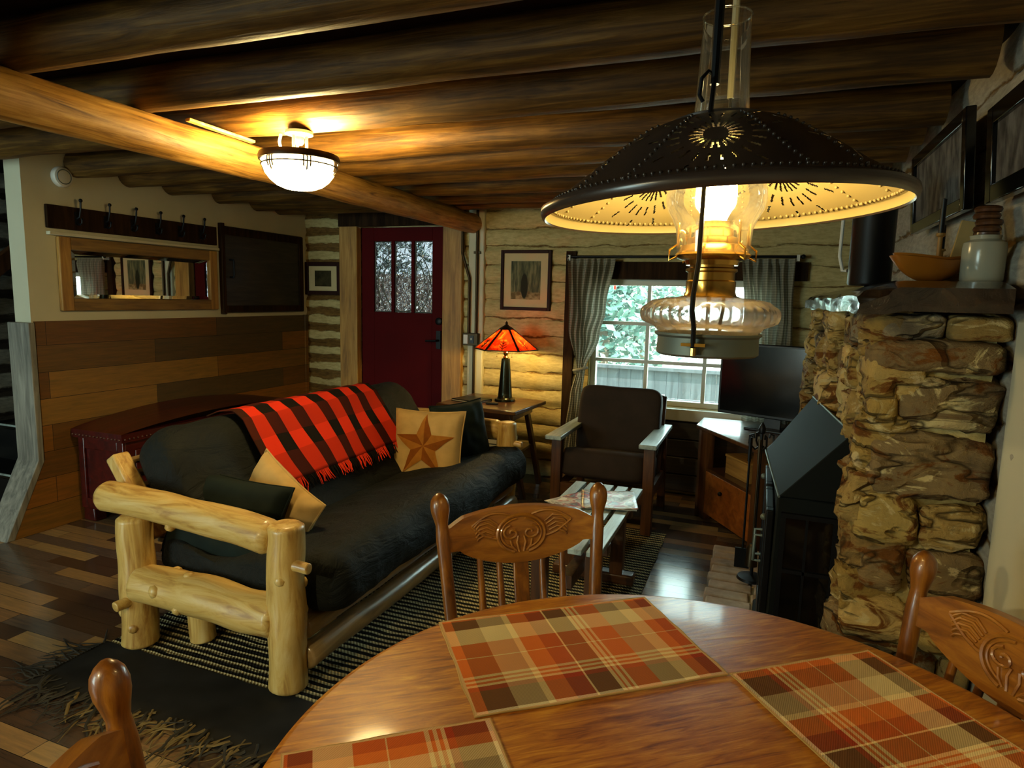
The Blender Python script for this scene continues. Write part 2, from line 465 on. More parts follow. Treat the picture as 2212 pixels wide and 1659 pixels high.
# ------------------------------------------------------------------ geometry helpers
class MB:
    def __init__(s):
        s.v = []; s.f = []; s.c = []; s.uv = []; s.hasc = False; s.hasuv = False
    def add(s, vs, fs, T=None, col=None, uvs=None):
        o = len(s.v)
        for i, p in enumerate(vs):
            p = V(p)
            s.v.append(T @ p if T is not None else p)
            s.c.append(col or (1, 1, 1, 1)); s.uv.append(uvs[i] if uvs else (0, 0))
        if col: s.hasc = True
        if uvs: s.hasuv = True
        s.f += [tuple(o + k for k in f) for f in fs]
        return s
    def box(s, c, d, T=None, **k):
        x, y, z = d[0] / 2, d[1] / 2, d[2] / 2
        vs = [(c[0] + a * x, c[1] + b * y, c[2] + e * z) for a in (-1, 1) for b in (-1, 1) for e in (-1, 1)]
        return s.add(vs, [(0, 1, 3, 2), (4, 6, 7, 5), (0, 4, 5, 1), (2, 3, 7, 6), (0, 2, 6, 4), (1, 5, 7, 3)], T, **k)
    def bx(s, a, b, T=None, **k):
        return s.box([(p + q) / 2 for p, q in zip(a, b)], [abs(q - p) for p, q in zip(a, b)], T, **k)
    def bar(s, p, q, w, t, up=(0, 0, 1)):
        p, q = V(p), V(q); d = q - p; L = d.length; z = d.normalized()
        u = V(up)
        if abs(z.dot(u)) > .95: u = V((1, 0, 0))
        x = u.cross(z).normalized(); y = z.cross(x)
        T = Matrix((x, y, z)).transposed().to_4x4(); T.translation = (p + q) / 2
        return s.box((0, 0, 0), (w, t, L), T)
    def tube(s, pts, r, seg=10, cap=True, T=None, wob=0, wf=3, seed=0, closed=False, flat=1.0):
        pts = [V(p) for p in pts]; n = len(pts)
        rs = r if isinstance(r, (list, tuple)) else [r] * n
        tan = []
        for i in range(n):
            a = pts[i - 1] if (i > 0 or closed) else pts[i]
            b = pts[(i + 1) % n] if (i < n - 1 or closed) else pts[i]
            t = b - a
            tan.append(t.normalized() if t.length > 1e-9 else V((0, 0, 1)))
        u = V((0, 0, 1)) if abs(tan[0].z) < .9 else V((1, 0, 0))
        x = u.cross(tan[0]).normalized()
        vs = []; fs = []
        for i in range(n):
            x = (x - tan[i] * x.dot(tan[i])).normalized(); y = tan[i].cross(x)
            for k in range(seg):
                a = 2 * PI * k / seg
                d = x * math.cos(a) + y * math.sin(a) * flat
                rr = rs[i]
                if wob:
                    q = pts[i] * wf + d * .7 + V((seed * 3.1, seed * 1.7, seed))
                    rr *= 1 + wob * noise.noise(q)
                vs.append(pts[i] + d * rr)
        m = n if closed else n - 1
        for i in range(m):
            for k in range(seg):
                a = i * seg + k; b = i * seg + (k + 1) % seg
                j = ((i + 1) % n) * seg
                fs.append((a, b, j + (k + 1) % seg, j + k))
        if cap and not closed:
            fs.append(tuple(reversed(range(seg)))); fs.append(tuple((n - 1) * seg + k for k in range(seg)))
        return s.add(vs, fs, T)
    def log(s, p, q, r0, r1, seg=18, rings=24, wob=.12, wf=5, seed=0, rnd=.25, knots=0, bow=0):
        p, q = V(p), V(q); L = (q - p).length
        ts = [0, .25 * rnd * r0 / L, rnd * r0 / L] + [i / rings for i in range(1, rings)] + [1 - rnd * r1 / L, 1 - .25 * rnd * r1 / L, 1]
        ts = sorted(set(min(1, max(0, t)) for t in ts))
        pts = []; rs = []
        side = V((0, 0, 1)) if abs((q - p).normalized().z) < .8 else V((1, 0, 0))
        for t in ts:
            e = 1.0
            dd = min(t * L / max(r0, 1e-6), (1 - t) * L / max(r1, 1e-6))
            if dd < rnd: e = 1 - .3 * (1 - dd / rnd) ** 2
            pts.append(p.lerp(q, t) + side * bow * math.sin(PI * t) + side * noise.noise(V((t * 3, seed, 2))) * r0 * .12)
            rs.append((r0 + (r1 - r0) * t) * e)
        s.tube(pts, rs, seg, True, None, wob, wf, seed)
        rr = random.Random(seed + 11)
        ax = (q - p).normalized(); a = ax.orthogonal().normalized(); b = ax.cross(a)
        for k in range(knots):
            t = rr.uniform(.15, .9); an = rr.uniform(0, 2 * PI); d = a * math.cos(an) + b * math.sin(an)
            R = r0 + (r1 - r0) * t
            c = p.lerp(q, t)
            s.tube([c + d * R * .7, c + d * R * 1.0, c + d * R * 1.1], [R * .34, R * .28, R * .14], 8, True, None, .3, 30, k)
        return s
    def lathe(s, prof, seg=32, T=None, rib=None):
        vs = []; fs = []
        for (r, z) in prof:
            for k in range(seg):
                a = 2 * PI * k / seg
                rr = r * (1 + (rib(a, z) if rib else 0))
                vs.append((rr * math.cos(a), rr * math.sin(a), z))
        for i in range(len(prof) - 1):
            for k in range(seg):
                k2 = (k + 1) % seg
                fs.append((i * seg + k, i * seg + k2, (i + 1) * seg + k2, (i + 1) * seg + k))
        if prof[0][0] > 1e-5: fs.append(tuple(reversed(range(seg))))
        if prof[-1][0] > 1e-5: fs.append(tuple((len(prof) - 1) * seg + k for k in range(seg)))
        return s.add(vs, fs, T)
    def shell(s, prof, seg=32, T=None, rib=None):
        a = len(s.f); s.lathe(prof, seg, T, rib)
        n = (1 if prof[0][0] > 1e-5 else 0) + (1 if prof[-1][0] > 1e-5 else 0)
        for _ in range(n): s.f.pop()
        return s
    def prism(s, poly, z0, z1, T=None):
        n = len(poly)
        vs = [(x, y, z0) for x, y in poly] + [(x, y, z1) for x, y in poly]
        fs = [tuple(reversed(range(n))), tuple(range(n, 2 * n))] + [(i, (i + 1) % n, n + (i + 1) % n, n + i) for i in range(n)]
        return s.add(vs, fs, T)
    def grid(s, fn, nu, nv, T=None, skip=None, flip=False, closed_u=False):
        vs = []; uvs = []
        for j in range(nv + 1):
            for i in range(nu + 1):
                u, v = i / nu, j / nv
                vs.append(fn(u, v)); uvs.append((u, v))
        fs = []
        for j in range(nv):
            for i in range(nu):
                if skip and skip((i + .5) / nu, (j + .5) / nv): continue
                a = j * (nu + 1) + i
                q = (a, a + 1, a + nu + 2, a + nu + 1)
                fs.append(q[::-1] if flip else q)
        return s.add(vs, fs, T, uvs=uvs)
    def ball(s, c, r, seg=12, T=None):
        if isinstance(r, (int, float)): r = (r, r, r)
        vs = [(c[0], c[1], c[2] - r[2])]; fs = []
        n = max(4, seg // 2)
        for j in range(1, n):
            t = -PI / 2 + PI * j / n
            for k in range(seg):
                a = 2 * PI * k / seg
                vs.append((c[0] + r[0] * math.cos(t) * math.cos(a), c[1] + r[1] * math.cos(t) * math.sin(a), c[2] + r[2] * math.sin(t)))
        vs.append((c[0], c[1], c[2] + r[2]))
        top = len(vs) - 1
        for k in range(seg):
            fs.append((0, 1 + (k + 1) % seg, 1 + k))
            fs.append((top, 1 + (n - 2) * seg + k, 1 + (n - 2) * seg + (k + 1) % seg))
        for j in range(n - 2):
            for k in range(seg):
                a = 1 + j * seg + k; b = 1 + j * seg + (k + 1) % seg
                fs.append((a, b, b + seg, a + seg))
        return s.add(vs, fs, T)
    def stone(s, c, d, col, e=.5, seed=0, amp=.12, nu=28, nv=14, T=None):
        def sp(w, m): return math.copysign(abs(w) ** m, w)
        vs = []; fs = []
        for j in range(nv + 1):
            t = -PI / 2 + PI * j / nv
            for k in range(nu):
                a = 2 * PI * k / nu
                p = V((sp(math.cos(t), e) * sp(math.cos(a), e), sp(math.cos(t), e) * sp(math.sin(a), e), sp(math.sin(t), e)))
                q = V((p.x * d[0], p.y * d[1], p.z * d[2])) * .5
                w = noise.fractal(q * 9 + V((seed * 7.3, seed * 3.1, seed)), 1.0, 2.0, 4)
                q *= 1 + amp * w
                vs.append(V(c) + q)
        for j in range(nv):
            for k in range(nu):
                a = j * nu + k; b = j * nu + (k + 1) % nu
                fs.append((a, b, b + nu, a + nu))
        return s.add(vs, fs, T, col=lin(col))

def obj(name, mb, m, parent=None, bevel=0, sharp=40, smooth=True, subd=0, solid=0):
    me = bpy.data.meshes.new(name)
    me.from_pydata([tuple(p) for p in mb.v], [], mb.f)
    if mb.hasuv:
        l = me.uv_layers.new(name='UVMap')
        for lp in me.loops: l.data[lp.index].uv = mb.uv[lp.vertex_index]
    if mb.hasc:
        ca = me.color_attributes.new('Col', 'FLOAT_COLOR', 'POINT')
        for i, c in enumerate(mb.c): ca.data[i].color = c
    me.materials.append(M[m] if isinstance(m, str) else m)
    if smooth:
        me.polygons.foreach_set('use_smooth', [True] * len(me.polygons))
        me.set_sharp_from_angle(angle=math.radians(sharp))
    me.update()
    o = bpy.data.objects.new(name, me)
    COL.objects.link(o)
    if parent: o.parent = parent
    if solid:
        md = o.modifiers.new('thick', 'SOLIDIFY'); md.thickness = solid; md.offset = 0
    if bevel:
        md = o.modifiers.new('bevel', 'BEVEL'); md.width = bevel; md.segments = 2; md.limit_method = 'ANGLE'
        md.harden_normals = False
    if subd:
        md = o.modifiers.new('sub', 'SUBSURF'); md.levels = subd; md.render_levels = subd
    return o

def thing(name, label, cat, loc=(0, 0, 0), rotz=0, group=None):
    o = bpy.data.objects.new(name, None)
    o.empty_display_size = .1
    COL.objects.link(o)
    o.location = loc; o.rotation_euler = (0, 0, rotz)
    o['label'] = label; o['category'] = cat
    if group: o['group'] = group
    return o

def tag(o, label, cat, group=None, kind=None):
    o['label'] = label; o['category'] = cat
    if group: o['group'] = group
    if kind: o['kind'] = kind
    return o

def struct(name, mb, m, parent=None, label=None, cat=None, **k):
    o = obj(name, mb, m, parent, **k)
    if parent is None:
        o['kind'] = 'structure'
        o['label'] = label; o['category'] = cat
    return o

def dup(root, loc, rotz, label, group=None):
    r = root.copy(); COL.objects.link(r)
    r.location = loc; r.rotation_euler = (0, 0, rotz); r['label'] = label
    if group: r['group'] = group
    for ch in list(root.children):
        c = ch.copy(); COL.objects.link(c); c.parent = r
        for g in list(ch.children):
            d = g.copy(); COL.objects.link(d); d.parent = c
    return r

def RZ(a): return Matrix.Rotation(a, 4, 'Z')
def RX(a): return Matrix.Rotation(a, 4, 'X')
def RY(a): return Matrix.Rotation(a, 4, 'Y')
def TR(x, y, z): return Matrix.Translation((x, y, z))
def arc(c, r, a0, a1, n, plane='xz'):
    out = []
    for i in range(n + 1):
        a = a0 + (a1 - a0) * i / n
        u, v = r * math.cos(a), r * math.sin(a)
        out.append({'xz': (c[0] + u, c[1], c[2] + v), 'xy': (c[0] + u, c[1] + v, c[2]), 'yz': (c[0], c[1] + u, c[2] + v)}[plane])
    return out

# room numbers
XL, XP, XR = -4.9, -3.853, .60
YB, YR = 4.83, -2.6
ZC = 2.21

exec_parts = []

TYZ = Matrix(((0, 0, 1, 0), (1, 0, 0, 0), (0, 1, 0, 0), (0, 0, 0, 1)))
TXZ = Matrix(((1, 0, 0, 0), (0, 0, -1, 0), (0, 1, 0, 0), (0, 0, 0, 1)))

# ------------------------------------------------------------------ structure
struct('floor', MB().bx((XL - .2, YR - .2, -.1), (XR + .25, YB + .2, 0)), 'floor', label='floor of mixed brown and grey wood planks', cat='floor')
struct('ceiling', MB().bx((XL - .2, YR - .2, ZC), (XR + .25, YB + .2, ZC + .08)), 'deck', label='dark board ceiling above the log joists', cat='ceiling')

def log_wall(mb, u0, u1, z0, z1, pos, holes, pitch, zoff=0, du=.05, depth=.035, seed=0, flip=False):
    us = [u0 + (u1 - u0) * i / round((u1 - u0) / du) for i in range(round((u1 - u0) / du) + 1)]
    nz = round((z1 - z0) / (pitch / 6)); zs = [z0 + (z1 - z0) * i / nz for i in range(nz + 1)]
    for h in holes:
        us += [h[0], h[1]]; zs += [h[2], h[3]]
    def clean(a, keep):
        a = sorted(a); out = [a[0]]
        for q in a[1:]:
            if q - out[-1] < .004: continue
            out.append(q)
        return out
    us, zs = clean(us, 0), clean(zs, 0)
    vs = []; fs = []
    for z in zs:
        for u in us:
            w = noise.noise(V((u * 1.6, z * 6, seed))) * .02
            fr = ((z + zoff + w) / pitch) % 1
            d = depth * math.sqrt(abs(math.sin(PI * fr))) + .012 * noise.noise(V((u * 4, z * 12, seed + 5))) + .006 * noise.noise(V((u * 14, z * 30, seed)))
            vs.append(pos(u, z, d))
    n = len(us)
    for j in range(len(zs) - 1):
        for i in range(n - 1):
            cu, cz = (us[i] + us[i + 1]) / 2, (zs[j] + zs[j + 1]) / 2
            if any(h[0] < cu < h[1] and h[2] < cz < h[3] for h in holes): continue
            q = (j * n + i, j * n + i + 1, (j + 1) * n + i + 1, (j + 1) * n + i)
            fs.append(q[::-1] if flip else q)
    mb.add(vs, fs)
    return mb

def slab_around(mb, u0, u1, z0, z1, holes, fn):
    cur = u0
    for h in sorted(holes):
        if h[0] > cur: mb.bx(*fn(cur, h[0], z0, z1))
        if h[2] > z0: mb.bx(*fn(h[0], h[1], z0, h[2]))
        if h[3] < z1: mb.bx(*fn(h[0], h[1], h[3], z1))
        cur = h[1]
    if cur < u1: mb.bx(*fn(cur, u1, z0, z1))

WIN = (-1.225, .05, .645, 1.577)
DOOR = (-3.29, -2.465, 0.0, 1.99)
wb = MB()
log_wall(wb, XL, XR, 0, ZC, lambda u, z, d: (u, YB + .01 - d, z), [WIN, DOOR], .14, seed=1)
slab_around(wb, XL - .2, XR + .25, 0, ZC, [WIN, DOOR], lambda a, b, c, d: ((a, YB + .012, c), (b, YB + .2, d)))
struct('wall_back', wb, 'wall_back', label='back log wall daubed with cream chinking around the red door and window', cat='wall')
wr = MB()
log_wall(wr, YR, YB, 0, ZC, lambda u, z, d: (XR + .02 - d, u, z), [], .16, seed=2, depth=.022, flip=True)
wr.bx((XR + .022, YR, 0), (XR + .2, YB, ZC))
wr_o = struct('wall_right', wr, 'wall_right', label='pale log wall on the right behind the mantel', cat='wall')
struct('plaster_lining', MB().bx((.592, .9, 0), (.63, 1.965, 1.40)), 'plaster', wr_o, bevel=.01)
wl = MB()
log_wall(wl, YR, YB, 0, ZC + 1.2, lambda u, z, d: (XL - .02 + d, u, z), [], .17, seed=3, depth=.04)
wl.bx((XL - .2, YR, 0), (XL - .022, YB, ZC))
struct('wall_stair', wl, 'wall_log_grey', label='dim grey chinked log wall beside the stairs at far left', cat='wall')
RW = (-4.75, -3.0, .35, 2.12)
rw = MB()
slab_around(rw, XL - .2, XR + .25, 0, ZC, [RW], lambda a, b, c, d: ((a, YR - .2, c), (b, YR, d)))
struct('wall_rear', rw, 'plaster', label='plain wall behind the dining table', cat='wall')
rwf = MB()
rwf.bx((RW[0], YR - .12, RW[2]), (RW[0] + .05, YR - .04, RW[3])).bx((RW[1] - .05, YR - .12, RW[2]), (RW[1], YR - .04, RW[3]))
rwf.bx((RW[0], YR - .12, RW[2]), (RW[1], YR - .04, RW[2] + .05)).bx((RW[0], YR - .12, RW[3] - .05), (RW[1], YR - .04, RW[3]))
for x in (-3.9,): rwf.bx((x - .025, YR - .11, RW[2]), (x + .025, YR - .05, RW[3]))
struct('window_2', rwf, 'white_paint', label='window in the wall behind the dining table', cat='window')

# partition with stepped foot, board wainscot and end trim
pt = MB()
pt.bx((XP - .135, 2.435, .43), (XP, YB, ZC))
pt.prism([(2.26, 0), (YB, 0), (YB, .43), (2.435, .43)], XP - .135, XP, TYZ)
wp = struct('wall_left', pt, 'plaster', label='white plaster stair partition with coat hooks and mirror', cat='wall')
pn = MB().prism([(2.445, 1.222), (2.445, .42), (2.25, .0), (YB - .05, 0), (YB - .05, 1.222)], XP, XP + .018, TYZ)
pn.bx((XP, YB - .075, 0), (XP + .03, YB - .04, 1.225))
struct('wainscot_panel', pn, 'wainscot', wp, sharp=30)
tb = MB()
tb.prism([(2.405, 1.215), (2.405, .425), (2.205, 0), (2.25, 0), (2.44, .415), (2.44, 1.215)], XP - .16, XP + .022, TYZ)
struct('trim_1', tb, 'grey_board', label='grey weathered end board along the bent edge of the partition', cat='trim', bevel=.004)

# stairs behind the partition
st = thing('staircase', 'dark wooden staircase climbing behind the white partition', 'stairs', (-4.42, 2.4, 0))
for k in range(9):
    z, y = .25 * (k + 1), 2.53 + .215 * k - 2.4
    if z > 2.15: break
    obj('tread', MB().bx((-.42, y, z - .035), (.27, y + .26, z)), 'black_gloss', st, bevel=.008)
    obj('nosing_glint', MB().tube([(-.42, y + .002, z - .006), (.27, y + .002, z - .006)], .007, 8), 'grey_slat', st)  # pale strip paints the highlight along each tread edge
    obj('riser', MB().bx((-.42, y + .03, z - .25), (.27, y + .05, z - .035)), 'black_plastic', st)
hr = MB().bar((-4.80, 2.35, 1.15), (-4.80, 3.6, 2.15), .05, .11)
tag(obj('handrail', hr, 'brown_wood', bevel=.006), 'brown board handrail slanting up the stair wall', 'handrail')

# door with frame
dr = MB()
dx0, dx1, dz1 = DOOR[0] + .004, DOOR[1] - .004, DOOR[3] - .004
PX0, PX1, PZ0, PZ1 = -3.162, -2.594, 1.272, 1.872
def door_boxes(y0, y1):
    dr.bx((dx0, y0, .005), (PX0, y1, dz1)).bx((PX1, y0, .005), (dx1, y1, dz1))
    dr.bx((PX0, y0, .005), (PX1, y1, PZ0)).bx((PX0, y0, PZ1), (PX1, y1, dz1))
door_boxes(YB + .015, YB + .06)
door = struct('door_1', dr, 'red_door', label='dark red front door with three leaded glass lights', cat='door', bevel=.003)
for a in (-2.974, -2.78):
    struct('muntin', MB().bx((a - .013, YB + .012, PZ0), (a + .013, YB + .06, PZ1)), 'red_door', door)
for i, (a, b) in enumerate(((PX0, -2.987), (-2.961, -2.793), (-2.767, PX1))):
    struct('pane', MB().bx((a, YB + .035, PZ0), (b, YB + .04, PZ1)), 'door_glass', door)
cm_ = MB()
cx, cz = -2.878, 1.5
for rr in (.30, .24):
    cm_.tube([(cx + rr * .85 * math.cos(a), YB + .033, cz + .02 + rr * math.sin(a)) for a in [PI * (.0 + i / 40 * 2) for i in range(40)]
              if PX0 + .01 < cx + rr * .85 * math.cos(a) < PX1 - .01 and PZ0 < cz + .02 + rr * math.sin(a) < PZ1], .004, 6)
for a in (PX0 + .006, PX1 - .006, -2.993, -2.955, -2.799, -2.761):
    cm_.tube([(a, YB + .033, PZ0), (a, YB + .033, PZ1)], .004, 6)
for a in (PZ0 + .006, PZ1 - .006):
    cm_.tube([(PX0, YB + .033, a), (PX1, YB + .033, a)], .004, 6)
struct('lead_came', cm_, 'tin_grey', door)
struct('door_handle', MB().bx((dx1 - .075, YB - .005, .98), (dx1 - .035, YB + .02, 1.13)).tube([(dx1 - .055, YB - .005, 1.05), (dx1 - .055, YB - .05, 1.05), (dx1 - .15, YB - .05, 1.045)], .009, 8), 'black_metal', door)
struct('door_lock', MB().lathe([(.03, 0), (.03, .02), (.02, .025)], 16, TR(dx1 - .055, YB + .015, 1.21) @ RX(PI / 2)), 'black_metal', door)
tr = MB()
tr.bx((-3.47, YB - .055, 0), (DOOR[0], YB + .06, 2.06))
struct('trim_2', tr, 'pine_z', label='pine board casing on the left of the red door', cat='trim', bevel=.006)
tr = MB(); tr.bx((DOOR[1], YB - .055, 0), (-2.287, YB + .06, 2.06))
struct('trim_3', tr, 'pine_z', label='knotty pine board casing on the right of the red door', cat='trim', bevel=.006)
tr = MB(); tr.bx((-3.47, YB - .065, 1.992), (-2.287, YB + .06, 2.12))
struct('trim_4', tr, 'wood_dark_trim', label='dark header board over the red door', cat='trim')
tr = MB(); tr.bx((-2.235, YB - .05, 0), (-2.10, YB + .0, 2.13))
struct('trim_5', tr, 'plaster', label='pale upright board behind the electric conduits', cat='trim', bevel=.01)

# window
wf = MB()
a, b, c, d = WIN
y0, y1 = YB + .05, YB + .11
wf.bx((a, y0, c), (a + .04, y1, d)).bx((b - .04, y0, c), (b, y1, d)).bx((a, y0, c), (b, y1, c + .04)).bx((a, y0, d - .045), (b, y1, d))
win = struct('window_1', wf, 'white_paint', label='white nine-pane window in the back wall looking onto a fence', cat='window', bevel=.004)
for x in (-.80, -.375):
    struct('muntin', MB().bx((x - .013, y0 + .01, c + .04), (x + .013, y1 - .01, d - .045)), 'white_paint', win)
for z in (.965, 1.25):
    struct('muntin', MB().bx((a + .04, y0 + .012, z - .013), (b - .04, y1 - .012, z + .013)), 'white_paint', win)
xs = [a + .04, -.80, -.375, b - .04]; zs = [c + .04, .965, 1.25, d - .045]
for i in range(3):
    for j in range(3):
        struct('pane', MB().bx((xs[i] + .013, YB + .078, zs[j] + .013), (xs[i + 1] - .013, YB + .081, zs[j + 1] - .013)), 'glass', win)
struct('window_sill', MB().bx((a - .04, YB - .06, c - .085), (b + .04, YB + .11, c - .002)), 'white_paint', win, bevel=.004)
struct('trim_6', MB().bx((-1.42, YB - .05, .25), (-1.345, YB + .02, 1.78)), 'wood_dark_trim', label='dark upright casing left of the window', cat='trim')
struct('trim_7', MB().bx((-1.345, YB - .045, d), (.26, YB + .03, d + .125)), 'wood_dark_trim', label='dark header board above the window', cat='trim')
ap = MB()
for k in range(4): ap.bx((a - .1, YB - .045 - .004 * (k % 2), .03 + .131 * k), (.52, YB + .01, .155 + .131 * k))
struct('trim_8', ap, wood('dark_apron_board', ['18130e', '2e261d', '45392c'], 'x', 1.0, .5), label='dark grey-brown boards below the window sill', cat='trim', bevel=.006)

# ceiling: main beam and joists
bm = MB().log((-2.2, -2.55, 1.995), (-2.2, YB - .04, 2.0), .074, .078, 22, 60, .10, 4, 3, .1)
tag(obj('ceiling_beam', bm, 'beam', sharp=60), 'round peeled log beam running front to back under the joists', 'beam')
JY = [4.49, 4.22, 3.84, 3.42, 3.10, 2.76, 2.25, 1.83, 1.39, .98, .57, .16]
ordn = ['nearest the back wall', 'second from the back wall', 'third from the back wall', 'fourth from the back wall', 'fifth from the back wall', 'sixth from the back wall', 'carrying the lit bowl lamp', 'just in front of the lit bowl lamp', 'second in front of the lit bowl lamp', 'third in front of the lit bowl lamp', 'fourth in front of the lit bowl lamp', 'fifth in front of the lit bowl lamp']
for i, y in enumerate(JY):
    x0 = XP + .004 if y > 2.5 else XL + .03
    r = .082 + .006 * math.sin(i * 2.3)
    jb = MB().log((x0, y - .01, 2.062 + r), (XR - .05, y + .01, 2.062 + r), r, r * .96, 20, 60, .09, 3.2, 20 + i, .05)
    tag(obj('ceiling_joist', jb, 'joist', sharp=60), 'round log ceiling joist, ' + ordn[i], 'beam', 'log ceiling joists')
sp = MB().bar((-2.135, 1.98, 2.075), (-2.09, 2.28, 2.055), .03, .012)
tag(obj('wood_shim', sp, 'aspen_x', bevel=.003), 'small split wooden shim on top of the log beam near the bowl lamp', 'shim')

# ------------------------------------------------------------------ outside the window
tag(obj('yard', MB().bx((-40, YB + .6, -.6), (40, 90, -.5)), 'soil'), 'sunlit pale gravel yard outside the window', 'ground', None, 'structure')
fn_ = thing('wooden_fence', 'grey board fence outside the window', 'fence', (-1.0, 8.2, -.5))
pl = MB()
for k in range(60):
    x = -4.5 + k * .15
    pl.box((x, 0, .54), (.149, .02, 1.06 + .015 * math.sin(k * 5)))
obj('fence_boards', pl, 'fence', fn_, bevel=.004)
obj('top_rail', MB().bx((-4.6, -.06, 1.06), (4.5, .06, 1.10)), 'fence', fn_)
for k in range(5): obj('post', MB().box((-4.4 + 2.2 * k, .05, .53), (.09, .09, 1.1)), 'fence', fn_)
pw = MB()
for k in range(11): pw.bx((-4.6 + k * .2, 6.6, -.5), (-4.41 + k * .2, 6.63, 1.66))
tag(obj('porch_screen', pw, wood('porch_board', ['4a3d34', '6b5848', '7c6a58'], 'z', .8, .8)), 'brown board porch wall seen through the door glass', 'screen')
rt = random.Random(5)
def tree(x, y, h, r, n, label):
    t = thing('tree', label, 'tree', (x, y, -.5), group='trees beyond the fence')
    obj('trunk', MB().tube([(0, 0, 0), (.1, 0, h * .4), (0, .1, h * .8)], [.14, .1, .04], 8), 'bark', t)
    mb = MB()
    for k in range(n):
        u = rt.random(); a = rt.uniform(0, 2 * PI); rad = r * (1 - .55 * u) * math.sqrt(rt.random())
        c = V((rad * math.cos(a), rad * math.sin(a), h * (.06 + .94 * u)))
        s = rt.uniform(.06, .15)
        A = V((rt.uniform(-1, 1), rt.uniform(-1, 1), rt.uniform(-.6, .6))).normalized() * s
        B = A.orthogonal().normalized() * s * .5
        mb.add([c - A, c + B, c + A, c - B], [(0, 1, 2, 3)])
    obj('foliage', mb, 'leaf', t)
tree(-2.95, 12.5, 4.6, 1.25, 3600, 'leafy tree beyond the fence at the left of the window')
tree(-3.2, 19, 5.5, 1.5, 2600, 'leafy tree further back behind the left window panes')
tree(-5.0, 17, 5, 1.2, 2200, 'leafy tree partly hidden by the left curtain')
tree(-8.0, 12, 6, 2.2, 2600, 'dark leafy tree seen through the red door glass')
tb_ = thing('string_light', 'small red bulb on a wire outside the upper left pane', 'light', (-1.16, 5.35, 1.62))
obj('bulb', MB().ball((0, 0, -.09), (.012, .012, .025), 10), plain('red_bulb_glass', 'b02018', .3), tb_)
obj('wire', MB().tube([(-.1, 0, -.1), (0, 0, -.06), (.2, -.15, .06), (.3, -.318, .24)], .003, 6), 'black_plastic', tb_)

# ------------------------------------------------------------------ ceiling bowl lamp
LX, LY, LZ = -1.80, 2.22, 1.952
cl = thing('ceiling_lamp', 'lit frosted bowl lamp in a bronze ring hanging from a joist', 'lamp', (LX, LY, LZ))
bowl = MB().shell([(.0, -.118), (.03, -.117), (.06, -.112), (.09, -.1), (.115, -.08), (.134, -.055), (.143, -.03), (.146, .0), (.146, .012)], 40)
for a in (.9, 4.0):
    obj('bulb', MB().ball((.05 * math.cos(a), .05 * math.sin(a), .002), .026, 16), emis('hot_bulb', (1.0, .72, .27), CEIL_BULB), cl)
obj('glass_bowl', bowl, emis('lit_bowl_glass', (1.0, .74, .30), CEIL_LAMP), cl)
ring = MB().shell([(.147, .02), (.156, .02), (.16, .008), (.158, -.006), (.15, -.008), (.147, .02)], 48)
obj('ring', ring, 'bronze', cl)
orn = MB()
def bowl_pt(a, z):
    r = .1475 if z > -.03 else .1475 - (-.03 - z) * .36
    return (r * math.cos(a), r * math.sin(a), z)
orn.tube([bowl_pt(2 * PI * k / 48, -.024) for k in range(48)], .0032, 6, closed=True)
for q in range(6):
    for dd in (-.09, 0, .09):
        a = q * PI / 3 + dd + .35
        orn.tube([bowl_pt(a, -.005), bowl_pt(a, -.03), bowl_pt(a, -.045 - (.012 if dd == 0 else 0))], .0032, 6)
obj('ring_ornament', orn, 'bronze', cl)
rod = MB()
for a in (.4, 2.5, 4.6): rod.tube([(.03 * math.cos(a), .03 * math.sin(a), .0), (.03 * math.cos(a), .03 * math.sin(a), .1)], .006, 8)
rod.lathe([(.012, .06), (.02, .07), (.02, .09), (.055, .1), (.055, .112)], 20)
rod.tube([(-.146, 0, .015), (.146, 0, .015)], .005, 6).tube([(0, -.146, .015), (0, .146, .015)], .005, 6)
obj('stem', rod, 'tin_grey', cl)
obj('cord', MB().tube([(-.08, -.02, .012), (-.085, -.01, .05), (-.1, 0, .08), (-.1, .01, .11)], .006, 8), 'white_plastic', cl)

# unseen dome pendant behind the viewer, added to brighten table and futon
kp = thing('fill_pendant', 'added metal dome pendant out of view, brightening the table and futon', 'lamp', (-1.35, -.95, 1.80))
obj('dome', MB().shell([(.16, 0), (.155, .03), (.13, .08), (.08, .115), (.03, .13), (.012, .14), (0, .14)], 40), 'bronze', kp, solid=.002)
obj('bulb', MB().ball((0, 0, .035), .032, 16), emis('fill_pendant_bulb', (1.0, .83, .44), FILL_BULB), kp)
obj('cord', MB().tube([(0, 0, .138), (0, 0, 2.21 - 1.80)], .005, 8), 'black_plastic', kp)

# ------------------------------------------------------------------ hanging lamp over the table
HX, HY = -.07, .93
hl = thing('hanging_oil_lamp', 'hanging oil-style lamp with wide punched tin shade over the dining table', 'lamp', (HX, HY, 1.348))
Z = lambda z: z - 1.348
obj('base_tray', MB().lathe([(.0, 0), (.064, 0), (.068, .003), (.067, .025), (.071, .028), (.071, .031), (.0, .031)], 48), 'tin_grey', hl)
def rib(a, z): return .02 * math.sin(a * 34) if .044 < z < .066 else 0
obj('font', MB().lathe([(0, .03), (.066, .03), (.068, .033), (.074, .039), (.085, .043), (.088, .046), (.0905, .051), (.0912, .056), (.0905, .061), (.088, .065), (.085, .068), (.077, .074), (.06, .0775), (.042, .079), (.036, .081), (0, .081)], 272, None, rib), 'font_glass', hl)
obj('collar', MB().lathe([(0, .079), (.036, .079), (.033, .086), (.033, .1), (.031, .102), (.031, .112), (.034, .114), (.034, .117), (.029, .119), (.029, .126), (0, .126)], 32), 'brass', hl)
